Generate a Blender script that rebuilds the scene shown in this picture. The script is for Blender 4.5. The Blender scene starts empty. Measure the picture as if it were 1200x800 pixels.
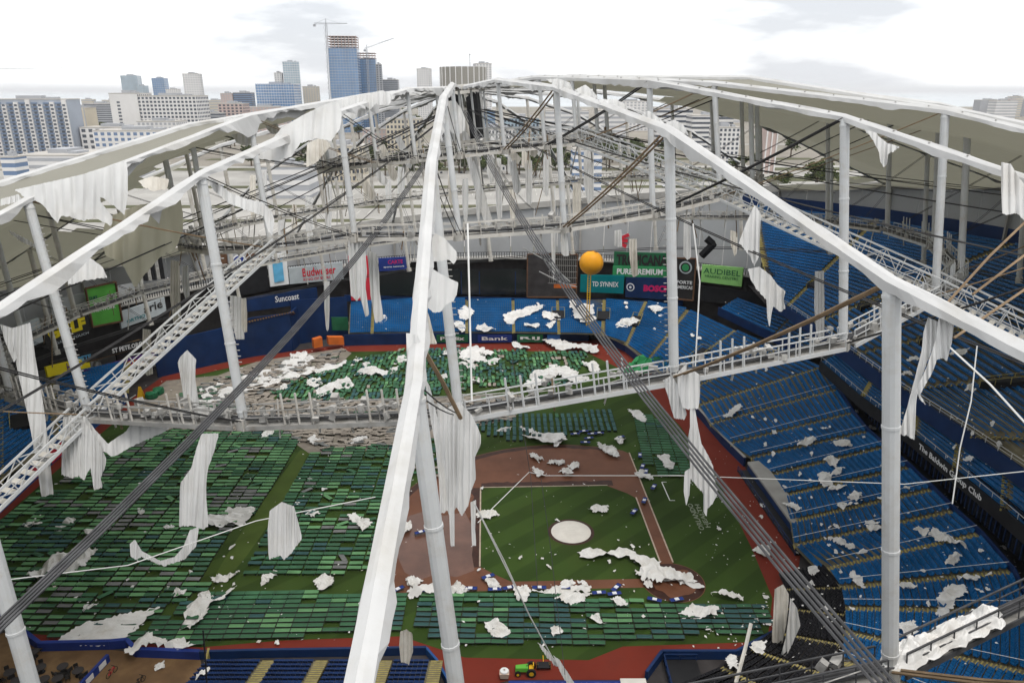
import bpy, bmesh, math, random
from math import sin, cos, pi, radians, sqrt, atan2, hypot
from mathutils import Vector as V
from mathutils.geometry import delaunay_2d_cdt
from mathutils import noise as mnoise

# ------------------------------------------------------------------ camera, sky, sun, exposure
SC = bpy.context.scene
COL = SC.collection
F_PX, HZ, CAM_H = 868.0, 106.5, 63.964          # focal length in pixels of the 1200 px wide photo, horizon row, metres
PITCH = atan2(400 - HZ, F_PX)
cam_d = bpy.data.cameras.new('camera')
cam_d.sensor_width = 36.0
cam_d.lens = 36.0 * F_PX / 1200.0
cam_d.clip_start = 0.5
cam_d.clip_end = 90000
cam = bpy.data.objects.new('camera', cam_d)
cam.location = (0, 0, CAM_H)
cam.rotation_euler = (pi / 2 - PITCH, 0, 0)
COL.objects.link(cam)
SC.camera = cam

SUN_EL, SUN_AZ = radians(68), radians(150)     # high, behind the camera, veiled by thin cloud
world = bpy.data.worlds.new('World')
SC.world = world
world.use_nodes = True
wn, wl = world.node_tree.nodes, world.node_tree.links
wn.clear()
w_out = wn.new('ShaderNodeOutputWorld')
w_bg = wn.new('ShaderNodeBackground')
w_sky = wn.new('ShaderNodeTexSky')
w_sky.sky_type = 'NISHITA'
w_sky.sun_disc = False
w_sky.sun_elevation = SUN_EL
w_sky.sun_rotation = SUN_AZ
w_sky.air_density = 1.0
w_sky.dust_density = 2.0
w_tc = wn.new('ShaderNodeTexCoord')
w_map = wn.new('ShaderNodeMapping')
w_map.inputs['Scale'].default_value = (1.0, 1.0, 4.2)
w_map.inputs['Location'].default_value = (0.72, 0.0, 0.3)
w_n = wn.new('ShaderNodeTexNoise')
w_n.inputs['Scale'].default_value = 2.6
w_n.inputs['Detail'].default_value = 7
w_n.inputs['Roughness'].default_value = 0.55
w_r = wn.new('ShaderNodeValToRGB')               # overcast: cloud bellies to bright cloud
w_r.color_ramp.elements[0].position = 0.40
w_r.color_ramp.elements[0].color = (5.0, 5.15, 5.45, 1)
w_r.color_ramp.elements[1].position = 0.58
w_r.color_ramp.elements[1].color = (11.2, 11.2, 11.1, 1)
w_mix = wn.new('ShaderNodeMixRGB')
w_mix.inputs['Fac'].default_value = 0.9          # nine tenths cloud cover over the clear sky
wl.new(w_tc.outputs['Generated'], w_map.inputs['Vector'])
wl.new(w_map.outputs['Vector'], w_n.inputs['Vector'])
wl.new(w_n.outputs['Fac'], w_r.inputs['Fac'])
wl.new(w_sky.outputs['Color'], w_mix.inputs['Color1'])
wl.new(w_r.outputs['Color'], w_mix.inputs['Color2'])
wl.new(w_mix.outputs['Color'], w_bg.inputs['Color'])
w_bg.inputs['Strength'].default_value = 0.085
wl.new(w_bg.outputs['Background'], w_out.inputs['Surface'])

sun_d = bpy.data.lights.new('sun', 'SUN')
sun_d.energy = 1.0
sun_d.angle = radians(20)
sun_d.color = (1.0, 0.96, 0.9)
sun = bpy.data.objects.new('sun', sun_d)
sun.rotation_euler = (pi / 2 - SUN_EL, 0, pi - SUN_AZ)
COL.objects.link(sun)
SC.view_settings.view_transform = 'Standard'
SC.view_settings.look = 'None'
SC.view_settings.gamma = 1.0
SC.view_settings.exposure = 1.0
SC.view_settings.use_curve_mapping = False

# ------------------------------------------------------------------ helpers
random.seed(11)
rnd = random.random
def uni(a, b): return a + (b - a) * rnd()
CP, SP = cos(PITCH), sin(PITCH)
EYE = V((0, 0, CAM_H))
def ray(x, y):
    u, v = (x - 600) / F_PX, (y - 400) / F_PX
    return V((u, CP - v * SP, -SP - v * CP))     # unit depth along the view axis
def at_d(x, y, d): return EYE + ray(x, y) * d
def at_z(x, y, z=0.0):
    r = ray(x, y); return EYE + r * ((z - CAM_H) / r.z)
def at_Y(x, y, Y):
    r = ray(x, y); return EYE + r * (Y / r.y)
CX, CY = -1.1, 109.0                              # centre of the dome in plan
def at_r(x, y, R):
    r = ray(x, y); a = r.x**2 + r.y**2; b = -2 * (r.x * CX + r.y * CY); c = CX**2 + CY**2 - R * R
    return EYE + r * ((-b + sqrt(max(b * b - 4 * a * c, 0))) / (2 * a))
def proj(P):
    d = P - EYE; z = d.y * CP - d.z * SP; y = -(d.y * SP + d.z * CP)
    return 600 + F_PX * d.x / z, 400 + F_PX * y / z, z
def depth(P): return proj(P)[2]

class MB:
    """collects faces, then links them as one mesh object"""
    def __init__(s): s.v, s.f, s.m = [], [], []
    def face(s, pts, m=0):
        i = len(s.v); s.v.extend(tuple(p) for p in pts); s.f.append(tuple(range(i, i + len(pts)))); s.m.append(m)
    def hexa(s, c, m=0):                          # 8 corners, bottom 4 then top 4
        i = len(s.v); s.v.extend(tuple(p) for p in c)
        for q in ((3,2,1,0),(4,5,6,7),(0,1,5,4),(1,2,6,5),(2,3,7,6),(3,0,4,7)):
            s.f.append(tuple(i + k for k in q)); s.m.append(m)
    def box(s, x0, x1, y0, y1, z0, z1, m=0):
        s.hexa([(x0,y0,z0),(x1,y0,z0),(x1,y1,z0),(x0,y1,z0),(x0,y0,z1),(x1,y0,z1),(x1,y1,z1),(x0,y1,z1)], m)
    def beam(s, a, b, w, h, m=0, up=V((0,0,1))):  # box from a to b, centred
        a, b = V(a), V(b); d = (b - a)
        if d.length < 1e-5: return
        d.normalize(); x = d.cross(up)
        if x.length < 1e-4: x = d.cross(V((0,1,0)))
        x.normalize(); u = x.cross(d); x = x * (w / 2); u = u * (h / 2)
        s.hexa([a-x-u, a+x-u, b+x-u, b-x-u, a-x+u, a+x+u, b+x+u, b-x+u], m)
    def tube(s, pts, r, n=8, m=0, cap=True):
        pts = [V(p) for p in pts]; N = len(pts); base = len(s.v); prev = None
        for k, p in enumerate(pts):
            d = (pts[min(k+1, N-1)] - pts[max(k-1, 0)]).normalized()
            if prev is None:
                x = d.cross(V((0,0,1)))
                if x.length < 1e-3: x = d.cross(V((0,1,0)))
            else: x = prev - d * prev.dot(d)
            x.normalize(); prev = x; y = d.cross(x)
            rr = r[k] if isinstance(r, (list, tuple)) else r
            for j in range(n):
                a = 2 * pi * j / n; s.v.append(tuple(p + x * (cos(a) * rr) + y * (sin(a) * rr)))
        for k in range(N - 1):
            for j in range(n):
                a, b = base + k*n + j, base + k*n + (j+1) % n
                s.f.append((a, b, b + n, a + n)); s.m.append(m)
        if cap:
            s.f.append(tuple(base + j for j in range(n))[::-1]); s.m.append(m)
            s.f.append(tuple(base + (N-1)*n + j for j in range(n))); s.m.append(m)
    def grid(s, rows, m=0, keep=None):            # rows of points
        base = len(s.v); nc = len(rows[0])
        for r in rows: s.v.extend(tuple(p) for p in r)
        for i in range(len(rows) - 1):
            for j in range(nc - 1):
                if keep and not keep(i, j): continue
                a = base + i*nc + j; s.f.append((a, a+1, a+nc+1, a+nc)); s.m.append(m)
    def lathe(s, c, prof, n=16, m=0):
        rows = [[(c[0] + r*cos(2*pi*j/n), c[1] + r*sin(2*pi*j/n), c[2] + z) for j in range(n + 1)] for r, z in prof]
        s.grid(rows, m)
    def mesh(s, name, mats, smooth=False):
        me = bpy.data.meshes.new(name); me.from_pydata(s.v, [], s.f)
        for mt in (mats if isinstance(mats, (list, tuple)) else [mats]): me.materials.append(mt)
        if any(s.m): me.polygons.foreach_set('material_index', s.m)
        if smooth: me.polygons.foreach_set('use_smooth', [True] * len(s.f))
        me.update(); return me
    def build(s, name, mats, parent=None, smooth=False):
        return link(name, s.mesh(name, mats, smooth), parent)

def link(name, me, parent=None):
    o = bpy.data.objects.new(name, me); COL.objects.link(o)
    if parent is not None: o.parent = parent      # parents sit at identity unless stated
    return o
def empty(name, label, cat, group=None, loc=None):
    o = bpy.data.objects.new(name, None); o.empty_display_size = 0.5; COL.objects.link(o)
    if loc is not None: o.location = loc
    return tag(o, label, cat, group)
def tag(o, label, cat, group=None):
    o['label'] = label; o['category'] = cat
    if group: o['group'] = group
    return o
def struct(o): o['kind'] = 'structure'; return o
def dup(root):
    r = root.copy(); COL.objects.link(r)
    for ch in root.children:
        c = ch.copy(); COL.objects.link(c); c.parent = r
    return r
def lerp(a, b, t): return a + (b - a) * t
def nz(x, y=0.0, z=0.0): return mnoise.noise(V((x, y, z)))

# ------------------------------------------------------------------ materials
def mat(name, col, rough=0.7, var=0.12, scale=0.6, detail=6, dirt=None, dirt_amt=0.0, bump=0.0, bscale=8.0,
        metal=0.0, transl=0.0, spec=0.15, obj=True, dirt_scale=None, tcol=None):
    m = bpy.data.materials.new(name); m.use_nodes = True
    n, l = m.node_tree.nodes, m.node_tree.links
    b = n['Principled BSDF']
    b.inputs['Roughness'].default_value = rough; b.inputs['Metallic'].default_value = metal
    b.inputs['Specular IOR Level'].default_value = spec
    tc = n.new('ShaderNodeTexCoord'); co = tc.outputs['Object']
    t = n.new('ShaderNodeTexNoise'); t.inputs['Scale'].default_value = scale; t.inputs['Detail'].default_value = detail
    l.new(co, t.inputs['Vector'])
    r = n.new('ShaderNodeValToRGB'); l.new(t.outputs['Fac'], r.inputs['Fac'])
    r.color_ramp.elements[0].position, r.color_ramp.elements[1].position = 0.3, 0.7
    lo = [c * (1 - var) for c in col]; hi = [min(c * (1 + var), 0.95) for c in col]
    r.color_ramp.elements[0].color = (*lo, 1); r.color_ramp.elements[1].color = (*hi, 1)
    out = r.outputs['Color']
    if dirt:
        t2 = n.new('ShaderNodeTexNoise'); t2.inputs['Scale'].default_value = dirt_scale or scale * 0.37; t2.inputs['Detail'].default_value = 9
        t2.inputs['Roughness'].default_value = 0.68
        l.new(co, t2.inputs['Vector'])
        r2 = n.new('ShaderNodeValToRGB'); l.new(t2.outputs['Fac'], r2.inputs['Fac'])
        r2.color_ramp.elements[0].position, r2.color_ramp.elements[1].position = 0.5, 0.72
        r2.color_ramp.elements[0].color = (0, 0, 0, 1); r2.color_ramp.elements[1].color = (dirt_amt,) * 3 + (1,)
        mx = n.new('ShaderNodeMixRGB'); mx.inputs['Color2'].default_value = (*dirt, 1)
        l.new(r2.outputs['Color'], mx.inputs['Fac']); l.new(out, mx.inputs['Color1']); out = mx.outputs['Color']
    l.new(out, b.inputs['Base Color'])
    if bump:
        t3 = n.new('ShaderNodeTexNoise'); t3.inputs['Scale'].default_value = bscale; t3.inputs['Detail'].default_value = 5
        l.new(co, t3.inputs['Vector'])
        bp = n.new('ShaderNodeBump'); bp.inputs['Strength'].default_value = bump; bp.inputs['Distance'].default_value = 0.05
        l.new(t3.outputs['Fac'], bp.inputs['Height']); l.new(bp.outputs['Normal'], b.inputs['Normal'])
    if transl:
        tr = n.new('ShaderNodeBsdfTranslucent'); ms = n.new('ShaderNodeMixShader'); ms.inputs['Fac'].default_value = transl
        if tcol: tr.inputs['Color'].default_value = (*tcol, 1)
        else: l.new(out, tr.inputs['Color'])
        l.new(b.outputs['BSDF'], ms.inputs[1]); l.new(tr.outputs['BSDF'], ms.inputs[2])
        l.new(ms.outputs['Shader'], n['Material Output'].inputs['Surface'])
    return m

M = {}
M['steel'] = mat('white_painted_steel', (.53,.54,.54), .45, .05, .5, dirt=(.42,.38,.32), dirt_amt=.5, dirt_scale=.9)
M['rail_grey'] = mat('grey_galvanised_rail', (.30,.295,.28), .6, .2, .8, dirt=(.16,.13,.1), dirt_amt=.6, dirt_scale=.7)
M['steel_old'] = mat('weathered_white_steel', (.52,.50,.46), .6, .12, .8, dirt=(.30,.24,.17), dirt_amt=.55, dirt_scale=.7)
M['fabric'] = mat('torn_white_fabric', (.60,.60,.59), .8, .05, .5, dirt=(.5,.47,.42), dirt_amt=.55, bump=.12, bscale=1.2, transl=.10)
M['fabric_fallen'] = mat('fallen_white_fabric', (.74,.73,.71), .8, .06, .7, dirt=(.5,.45,.38), dirt_amt=.55, dirt_scale=.5, transl=.08)  # lighter copy of the torn cloth, offsets the weaker light down in the bowl
M['ridge_cloth'] = mat('wrapped_ridge_cloth', (.47,.47,.465), .7, .08, .35, dirt=(.36,.34,.30), dirt_amt=.6, dirt_scale=.22, bump=.2, bscale=1.5)
M['fabric_dirty'] = mat('soiled_fabric', (.63,.60,.54), .85, .12, .6, dirt=(.40,.35,.28), dirt_amt=.6, bump=.15, bscale=1.2, transl=.12)
M['membrane'] = mat('roof_membrane', (.33,.32,.275), .75, .08, .12, dirt=(.22,.21,.17), dirt_amt=.5, transl=.35, tcol=(.26,.25,.19))
M['membrane_lit'] = mat('lit_torn_membrane', (.52,.50,.40), .75, .08, .12, dirt=(.4,.38,.28), dirt_amt=.5, transl=.4, tcol=(.5,.47,.34))  # lighter copy of the membrane, daylight coming through is put into its colour
M['cable'] = mat('dark_cable', (.035,.034,.034), .6, .3, .8)
M['cable_tan'] = mat('rusty_tan_cable', (.22,.155,.095), .7, .25, .9)
M['cable_grey'] = mat('grey_cable_bundle', (.065,.065,.068), .55, .3, .8)
M['rope'] = mat('white_rope', (.62,.62,.6), .7, .1)
M['deck'] = mat('walkway_grating', (.30,.29,.27), .7, .25, 1.5, dirt=(.15,.13,.11), dirt_amt=.6)
M['clutter'] = mat('grey_rigging', (.36,.35,.33), .55, .3, 2.0, dirt=(.12,.11,.1), dirt_amt=.5)
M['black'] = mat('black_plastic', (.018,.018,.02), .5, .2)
M['concrete'] = mat('shade_toned_concrete', (.185,.165,.11), .85, .22, .5, dirt=(.09,.08,.05), dirt_amt=.6, bump=.2)  # shadow between the seat rows is mixed into this olive base colour
M['concrete_grey'] = mat('grey_concrete', (.34,.33,.31), .85, .15, .3, dirt=(.2,.19,.17), dirt_amt=.5)
M['nosing'] = mat('yellow_stair_edge', (.36,.30,.10), .8, .25, 2, dirt=(.2,.17,.1), dirt_amt=.8)
M['seat'] = mat('blue_seat_plastic', (.004,.094,.26), .45, .22, .25, spec=.2, dirt=(.010,.055,.15), dirt_amt=.6, dirt_scale=.12)
M['seat_navy'] = mat('navy_seat_plastic', (.009,.03,.11), .4, .22, .3)
M['seat_black'] = mat('black_seat_padding', (.012,.012,.015), .5, .3, .3)
M['seat_cover'] = mat('grey_covered_seat', (.075,.075,.072), .6, .25, .3)
M['navy'] = mat('navy_wall_paint', (.008,.028,.098), .5, .2, .3, dirt=(.02,.03,.06), dirt_amt=.5)
M['bluewall'] = mat('blue_wall_padding', (.015,.075,.24), .5, .15, .3)
M['darkglass'] = mat('dark_glass', (.008,.009,.012), .15, .2, .5, spec=.6)
M['grey_wall'] = mat('grey_panel_wall', (.40,.41,.42), .7, .06, .15, dirt=(.29,.29,.29), dirt_amt=.5)
M['dark_wall'] = mat('dark_concourse', (.05,.045,.045), .8, .3, .4)
M['brick'] = mat('brown_wall', (.14,.075,.045), .85, .2, .6)
M['white'] = mat('white_paint', (.78,.78,.78), .5, .04)
M['yellow'] = mat('yellow_paint', (.72,.42,.02), .45, .08)
M['orange'] = mat('orange_panel', (.62,.15,.03), .5, .15)
M['red'] = mat('red_panel', (.55,.03,.05), .5, .1)
M['green_sign'] = mat('bright_green_board', (.10,.38,.06), .5, .12, .4)
M['lime'] = mat('light_green_banner', (.27,.55,.17), .5, .08)
M['teal'] = mat('teal_board', (.0,.17,.19), .45, .08)
M['dkgreen'] = mat('dark_green_board', (.02,.12,.055), .5, .2)
M['juice'] = mat('green_ribbon', (.04,.27,.10), .5, .1)
M['purple'] = mat('purple_board', (.09,.03,.17), .5, .2)
M['char'] = mat('charcoal_board', (.03,.028,.028), .5, .2)
M['skyblue'] = mat('light_blue_print', (.13,.42,.66), .5, .15)
M['yellowprint'] = mat('yellow_print', (.78,.62,.02), .5, .06)
M['silver'] = mat('silver_print', (.42,.46,.48), .5, .08)
M['magenta'] = mat('magenta_print', (.55,.02,.13), .5, .06)
M['rubber'] = mat('dark_rubber', (.02,.02,.02), .8, .2)
M['cot_green'] = mat('green_cot_canvas', (.046,.130,.066), .7, .35, .25, dirt=(.05,.07,.06), dirt_amt=.5)
M['cot_bright'] = mat('bright_green_cot_canvas', (.12,.27,.12), .7, .25, .3)
M['cot_teal'] = mat('blue_green_cot_canvas', (.036,.095,.092), .65, .3, .3)
M['cot_pale'] = mat('pale_cot_underside', (.30,.265,.225), .8, .22, .5, dirt=(.24,.2,.16), dirt_amt=.6)
M['cot_grey'] = mat('grey_camp_bed_underside', (.17,.175,.17), .7, .25, .4)
M['cot_navy'] = mat('royal_blue_cot_canvas', (.018,.04,.21), .6, .2, .3)
M['insul'] = mat('soaked_tan_insulation', (.24,.21,.175), .9, .3, .5, dirt=(.10,.11,.06), dirt_amt=.8, dirt_scale=.25, bump=.4, bscale=3)
M['cot_frame'] = mat('dark_cot_frame', (.035,.04,.035), .5, .2)
M['sheet'] = mat('white_bed_sheet', (.74,.75,.8), .8, .06)
M['dirt'] = mat('infield_clay', (.150,.062,.034), .55, .16, .25, dirt=(.085,.03,.016), dirt_amt=.7, dirt_scale=.09, bump=.2)
M['wetdirt'] = mat('wet_dark_clay', (.042,.014,.008), .45, .35, .8)
M['track'] = mat('red_warning_track', (.17,.026,.015), .85, .15, .2, dirt=(.12,.025,.016), dirt_amt=.7, dirt_scale=.2)
M['wood'] = mat('brown_deck', (.17,.10,.05), .6, .25, .3, dirt=(.30,.2,.09), dirt_amt=.7, dirt_scale=.15)
M['mound'] = mat('tarpaulin_cover', (.66,.63,.58), .8, .06, .8, dirt=(.5,.46,.4), dirt_amt=.5)
M['chalk'] = mat('chalk_edge', (.45,.36,.29), .9, .2, 1.0)
M['skin'] = mat('light_plastic', (.6,.45,.36), .6, .1)
M['ltgreen'] = mat('bright_green_paint', (.12,.42,.05), .5, .1)
M['bark'] = mat('bark', (.12,.09,.065), .9, .2, 1.0)
def turf():
    m = mat('artificial_turf', (.034,.064,.012), .9, .22, .07, dirt=(.046,.060,.012), dirt_amt=.7, dirt_scale=.03, bump=.2)
    n, l = m.node_tree.nodes, m.node_tree.links; b = n['Principled BSDF']
    src = b.inputs['Base Color'].links[0].from_socket
    tc = n.new('ShaderNodeTexCoord'); mp = n.new('ShaderNodeMapping'); mp.inputs['Rotation'].default_value = (0, 0, radians(47))
    w = n.new('ShaderNodeTexWave'); w.inputs['Scale'].default_value = .055; w.inputs['Distortion'].default_value = .4
    l.new(tc.outputs['Object'], mp.inputs['Vector']); l.new(mp.outputs['Vector'], w.inputs['Vector'])
    r = n.new('ShaderNodeValToRGB'); r.color_ramp.elements[0].position, r.color_ramp.elements[1].position = .42, .58
    r.color_ramp.elements[0].color = (.82,.84,.8,1); r.color_ramp.elements[1].color = (1.12,1.1,1.05,1)
    l.new(w.outputs['Fac'], r.inputs['Fac'])
    mx = n.new('ShaderNodeMixRGB'); mx.blend_type = 'MULTIPLY'; mx.inputs['Fac'].default_value = 1
    l.new(src, mx.inputs['Color1']); l.new(r.outputs['Color'], mx.inputs['Color2']); l.new(mx.outputs['Color'], b.inputs['Base Color'])
    return m
M['turf'] = turf()
M['turf_light'] = mat('worn_turf', (.062,.095,.018), .9, .2, .2, bump=.2)

_fonts = {}
def text_mesh(s, size=1.0, bold=0.0):
    """flat lettering as a mesh centred on its origin in the XY plane"""
    key = (s, bold)
    if key not in _fonts:
        cu = bpy.data.curves.new('lettering', 'FONT'); cu.body = s; cu.align_x = 'CENTER'; cu.align_y = 'CENTER'
        cu.offset = bold; cu.resolution_u = 2; cu.extrude = 0.01
        o = bpy.data.objects.new('lettering', cu); COL.objects.link(o)
        dg = bpy.context.evaluated_depsgraph_get()
        me = bpy.data.meshes.new_from_object(o.evaluated_get(dg))
        COL.objects.unlink(o); bpy.data.objects.remove(o)
        vs = [tuple(v.co) for v in me.vertices]; fs = [tuple(p.vertices) for p in me.polygons]
        xs = [v[0] for v in vs] or [0]; ys = [v[1] for v in vs] or [0]
        _fonts[key] = (vs, fs, (min(xs), max(xs), min(ys), max(ys)))
    return _fonts[key]
def letters(s, origin, ux, uy, width, height, material, parent, bold=0.02, name='lettering'):
    """fit text into width x height, centred at origin on the plane ux, uy"""
    vs, fs, (x0, x1, y0, y1) = text_mesh(s, 1.0, bold)
    sx, sy = width / (x1 - x0), height / (y1 - y0); n = ux.cross(uy).normalized(); mb = MB()
    cx, cy = (x0 + x1) / 2, (y0 + y1) / 2
    mb.v = [tuple(origin + ux * ((v[0] - cx) * sx) + uy * ((v[1] - cy) * sy) + n * (0.02 + v[2])) for v in vs]
    mb.f = list(fs); mb.m = [0] * len(fs)
    return mb.build(name, material, parent)

# ------------------------------------------------------------------ ground, water, field surfaces
def sheet(name, pts, z, m, kind=True):
    mb = MB(); mb.face([(p[0], p[1], z) for p in pts], 0); o = mb.build(name, m)
    return struct(o) if kind else o
def ground_mat():
    m = mat('city_ground', (.22,.20,.17), .9, .25, .012, dirt=(.11,.12,.075), dirt_amt=.9, dirt_scale=.006)
    return m
M['ground'] = ground_mat()
M['asphalt'] = mat('sun_bleached_asphalt', (.31,.30,.28), .9, .15, .03, dirt=(.20,.19,.175), dirt_amt=.6, dirt_scale=.02)
M['road'] = mat('grey_road', (.32,.31,.29), .9, .1, .05)
M['verge'] = mat('dry_grass', (.075,.078,.04), .95, .3, .05, dirt=(.2,.18,.13), dirt_amt=.6, dirt_scale=.03)
M['water'] = mat('bay_water', (.42,.45,.47), .5, .1, .002)
sheet('ground', [(-3500,-400),(3500,-400),(3500,3300),(-3500,3300)], -0.30, M['ground'])
sheet('water', [(-60000,3300),(60000,3300),(60000,70000),(-60000,70000)], -0.6, M['water'])
sheet('water', [(-60000,-400),(-3500,-400),(-3500,3300),(-60000,3300)], -0.6, M['water'])
sheet('water', [(3500,-400),(60000,-400),(60000,3300),(3500,3300)], -0.6, M['water'])
def disc(r, n=96, c=(CX, CY)): return [(c[0] + r*cos(2*pi*i/n), c[1] + r*sin(2*pi*i/n)) for i in range(n)]
sheet('pavement', disc(125), -0.2, M['concrete_grey'])
sheet('concourse_floor', disc(106), -0.06, M['dark_wall'])
def pz(lst, z=0.0): return [at_z(x, y, z) for x, y in lst]
WALL = [(-45,692),(15,735),(48,761),(130,759),(150,757),(235,771),(310,769),(500,766),(512,780),(530,812),(600,796),(735,796),(757,796),(775,771),(862,771),(905,748),(930,700),(938,650),
        (872,546),(846,520),(824,494),(806,474),(786,455),(758,432),(733,412),(702,397),(690,399),(560,402),(405,405),(398,404),(300,417),(192,440),(150,470),(75,530),(0,600),(-60,648),(-90,680)]
sheet('warning_track', pz(WALL), 0.0, M['track'])
TURF = [(-60,690),(35,742),(130,750),(235,758),(330,750),(470,745),(545,770),(690,773),(730,757),(880,752),(900,745),(905,700),(880,640),(850,580),(836,552),(796,498),(735,436),(700,419),(688,413),
        (560,410),(410,412),(300,424),(200,446),(160,474),(85,535),(5,605),(-60,655)]
sheet('turf', pz(TURF), 0.012, M['turf'])

# infield: home plate, towards first base and towards third base
HOME, ANG = V((21.257, 86.777, 0)), 1.606
E1 = V((cos(ANG), sin(ANG), 0)); E2 = V((-sin(ANG), cos(ANG), 0))
def fld(a, b, z=0.0): return HOME + E1 * a + E2 * b + V((0, 0, z))     # a towards first, b towards third
S = 25.6
plate = fld(-.9, -.9); mc = (16.7 / sqrt(2))
arc = []
for i in range(49):
    t = -pi * .42 + i / 48 * (pi / 2 + .84 * pi)
    a, b = mc + 29.5 * cos(t), mc + 29.5 * sin(t)
    arc.append((max(a, -1.9), max(b, -1.9)))
arc = [(max(a, -1.9), max(b, -1.9)) for a, b in arc]
sheet('infield_dirt', [fld(-1.9, -1.9)] + [fld(a, b) for a, b in arc if not (a == -1.9 and b == -1.9)], 0.018, M['dirt'])
# dark wet rim of the skinned infield and of the grass square
def band(name, outer, inner, z, m):
    mb = MB()
    for i in range(len(outer) - 1):
        mb.face([(*outer[i][:2], z), (*outer[i+1][:2], z), (*inner[i+1][:2], z), (*inner[i][:2], z)])
    return struct(mb.build(name, m))
ts = [-.10 * pi + i / 60 * (.70 * pi) for i in range(61)]
def rag(i, s): return .5 * nz(i * .35, s) + .35 * nz(i * 1.1, s + 7)
band('wet_clay', [fld(mc + 29.3*cos(t), mc + 29.3*sin(t)) for t in ts],
     [fld(mc + (28.1 + rag(i, 1))*cos(t), mc + (28.1 + rag(i, 1))*sin(t)) for i, t in enumerate(ts)], 0.022, M['wetdirt'])
sq = [(S - 3.2, -.6)] + [(S - 3.2 + .8*i, max(0, 3.2 - .8*i) * 0 + min(i*.2, .6)) for i in range(1)]
def along(a0, b0, a1, b1, n): return [(lerp(a0, a1, i/n), lerp(b0, b1, i/n)) for i in range(n + 1)]
top_e = along(S, 3.0, S, S, 30); left_e = along(S, S, 3.4, S, 30)
band('wet_clay', [fld(a + 1.7 + rag(i, 3), b) for i, (a, b) in enumerate(top_e)], [fld(a, b) for a, b in top_e], 0.022, M['wetdirt'])
band('wet_clay', [fld(a, b + 1.4 + rag(i, 5) * 2.2) for i, (a, b) in enumerate(left_e)], [fld(a, b) for a, b in left_e], 0.022, M['wetdirt'])
GR = [(3.4, S), (1.2, S - 2.6), (0, S - 4.2), (0, 3.6), (2.2, 2.2), (3.6, 0), (S - 4.2, 0), (S - 2.6, 1.2), (S, 4.2), (S, S)]
sheet('infield_turf', [fld(a, b) for a, b in GR], 0.026, M['turf'])
mb = MB()
for e in (along(S+.12, 4.0, S+.12, S, 1), along(S, S+.12, 3.6, S+.12, 1), along(3.6, -.12, S-4, -.12, 1), along(3.6, -1.95, S+12, -1.95, 1)):
    (a0, b0), (a1, b1) = e; mb.beam(fld(a0, b0, .035), fld(a1, b1, .035), .22, .02)
struct(mb.build('chalk_lines', M['chalk']))
sheet('foul_turf', [fld(a, b) for a, b in [(3.9, -2.05), (S + 14, -2.05), (S + 14, -6), (8, -9), (3, -6)]], 0.026, M['turf'])
hc = MB(); hc.face([tuple(fld(-.9 + 4.3*cos(2*pi*i/40), -.9 + 4.3*sin(2*pi*i/40), .030)) for i in range(40)]); struct(hc.build('home_plate_circle', M['dirt']))
band('wet_clay', [fld(-.9 + 4.2*cos(t), -.9 + 4.2*sin(t)) for t in [i/40*2*pi for i in range(41)]],
     [fld(-.9 + (3.1 + .9*nz(i*.3, 9))*cos(t), -.9 + (3.1 + .9*nz(i*.3, 9))*sin(t)) for i, t in enumerate([j/40*2*pi for j in range(41)])], 0.034, M['wetdirt'])
# worn strip of open turf between the cot blocks
sheet('open_turf', pz([(352,527),(362,530),(345,565),(318,610),(290,650),(262,684),(246,684),(272,640),(305,592),(335,550)]), 0.016, M['turf_light'])
M['puddle'] = mat('rain_soaked_clay', (.125,.054,.033), .34, .25, .3, spec=.45, dirt=(.08,.03,.016), dirt_amt=.8, dirt_scale=.2)
sheet('puddle', pz([(467,612),(480,604),(500,598),(520,604),(545,600),(556,622),(553,650),(556,668),(535,676),(512,672),(490,680),(474,670),(464,648)]), 0.0235, M['puddle'])
# mound with its round cover
c = fld(mc, mc); mb = MB()
mb.lathe((c.x, c.y, .03), [(3.1, 0), (2.9, .06), (2.6, .2), (1.4, .3), (0.01, .33)], 40)
tag(mb.build('mound_cover', M['mound'], None, True), 'round pale cover lying over the pitching mound', 'cover')
mb = MB(); mb.lathe((c.x, c.y, .028), [(3.55, 0), (3.0, .02)], 40); struct(mb.build('mound_rim', M['wetdirt']))
# painted batter box line and wording on the foul turf beside first base
mb = MB()
def stripe(a, b, w=.15): mb.beam(at_z(*a, .034), at_z(*b, .034), w, .012)
stripe((775.5,564.5),(781,564.5)); stripe((775.5,564.5),(785,586)); stripe((785,586),(791,586)); struct(mb.build('painted_lines', M['white']))
M['turf_paint'] = mat('faded_white_turf_paint', (.24,.27,.2), .9, .2, 2.0)
p0, p1 = at_z(823, 621), at_z(808, 590); ux = (p1 - p0); L = ux.length; ux.normalize(); uy = V((0,0,1)).cross(ux)
sgn = MB()
o = letters('ORLANDO', (p0 + p1) / 2 + V((0,0,.036)), ux, uy, L, .85, M['turf_paint'], None); struct(o); o.name = 'turf_lettering'
q0, q1 = at_z(830.5, 618), at_z(816, 591); o = letters('HEALTH', (q0 + q1) / 2 + V((0,0,.036)), ux, uy, (q1-q0).length, .75, M['turf_paint'], None); struct(o); o.name = 'turf_lettering'

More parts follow.
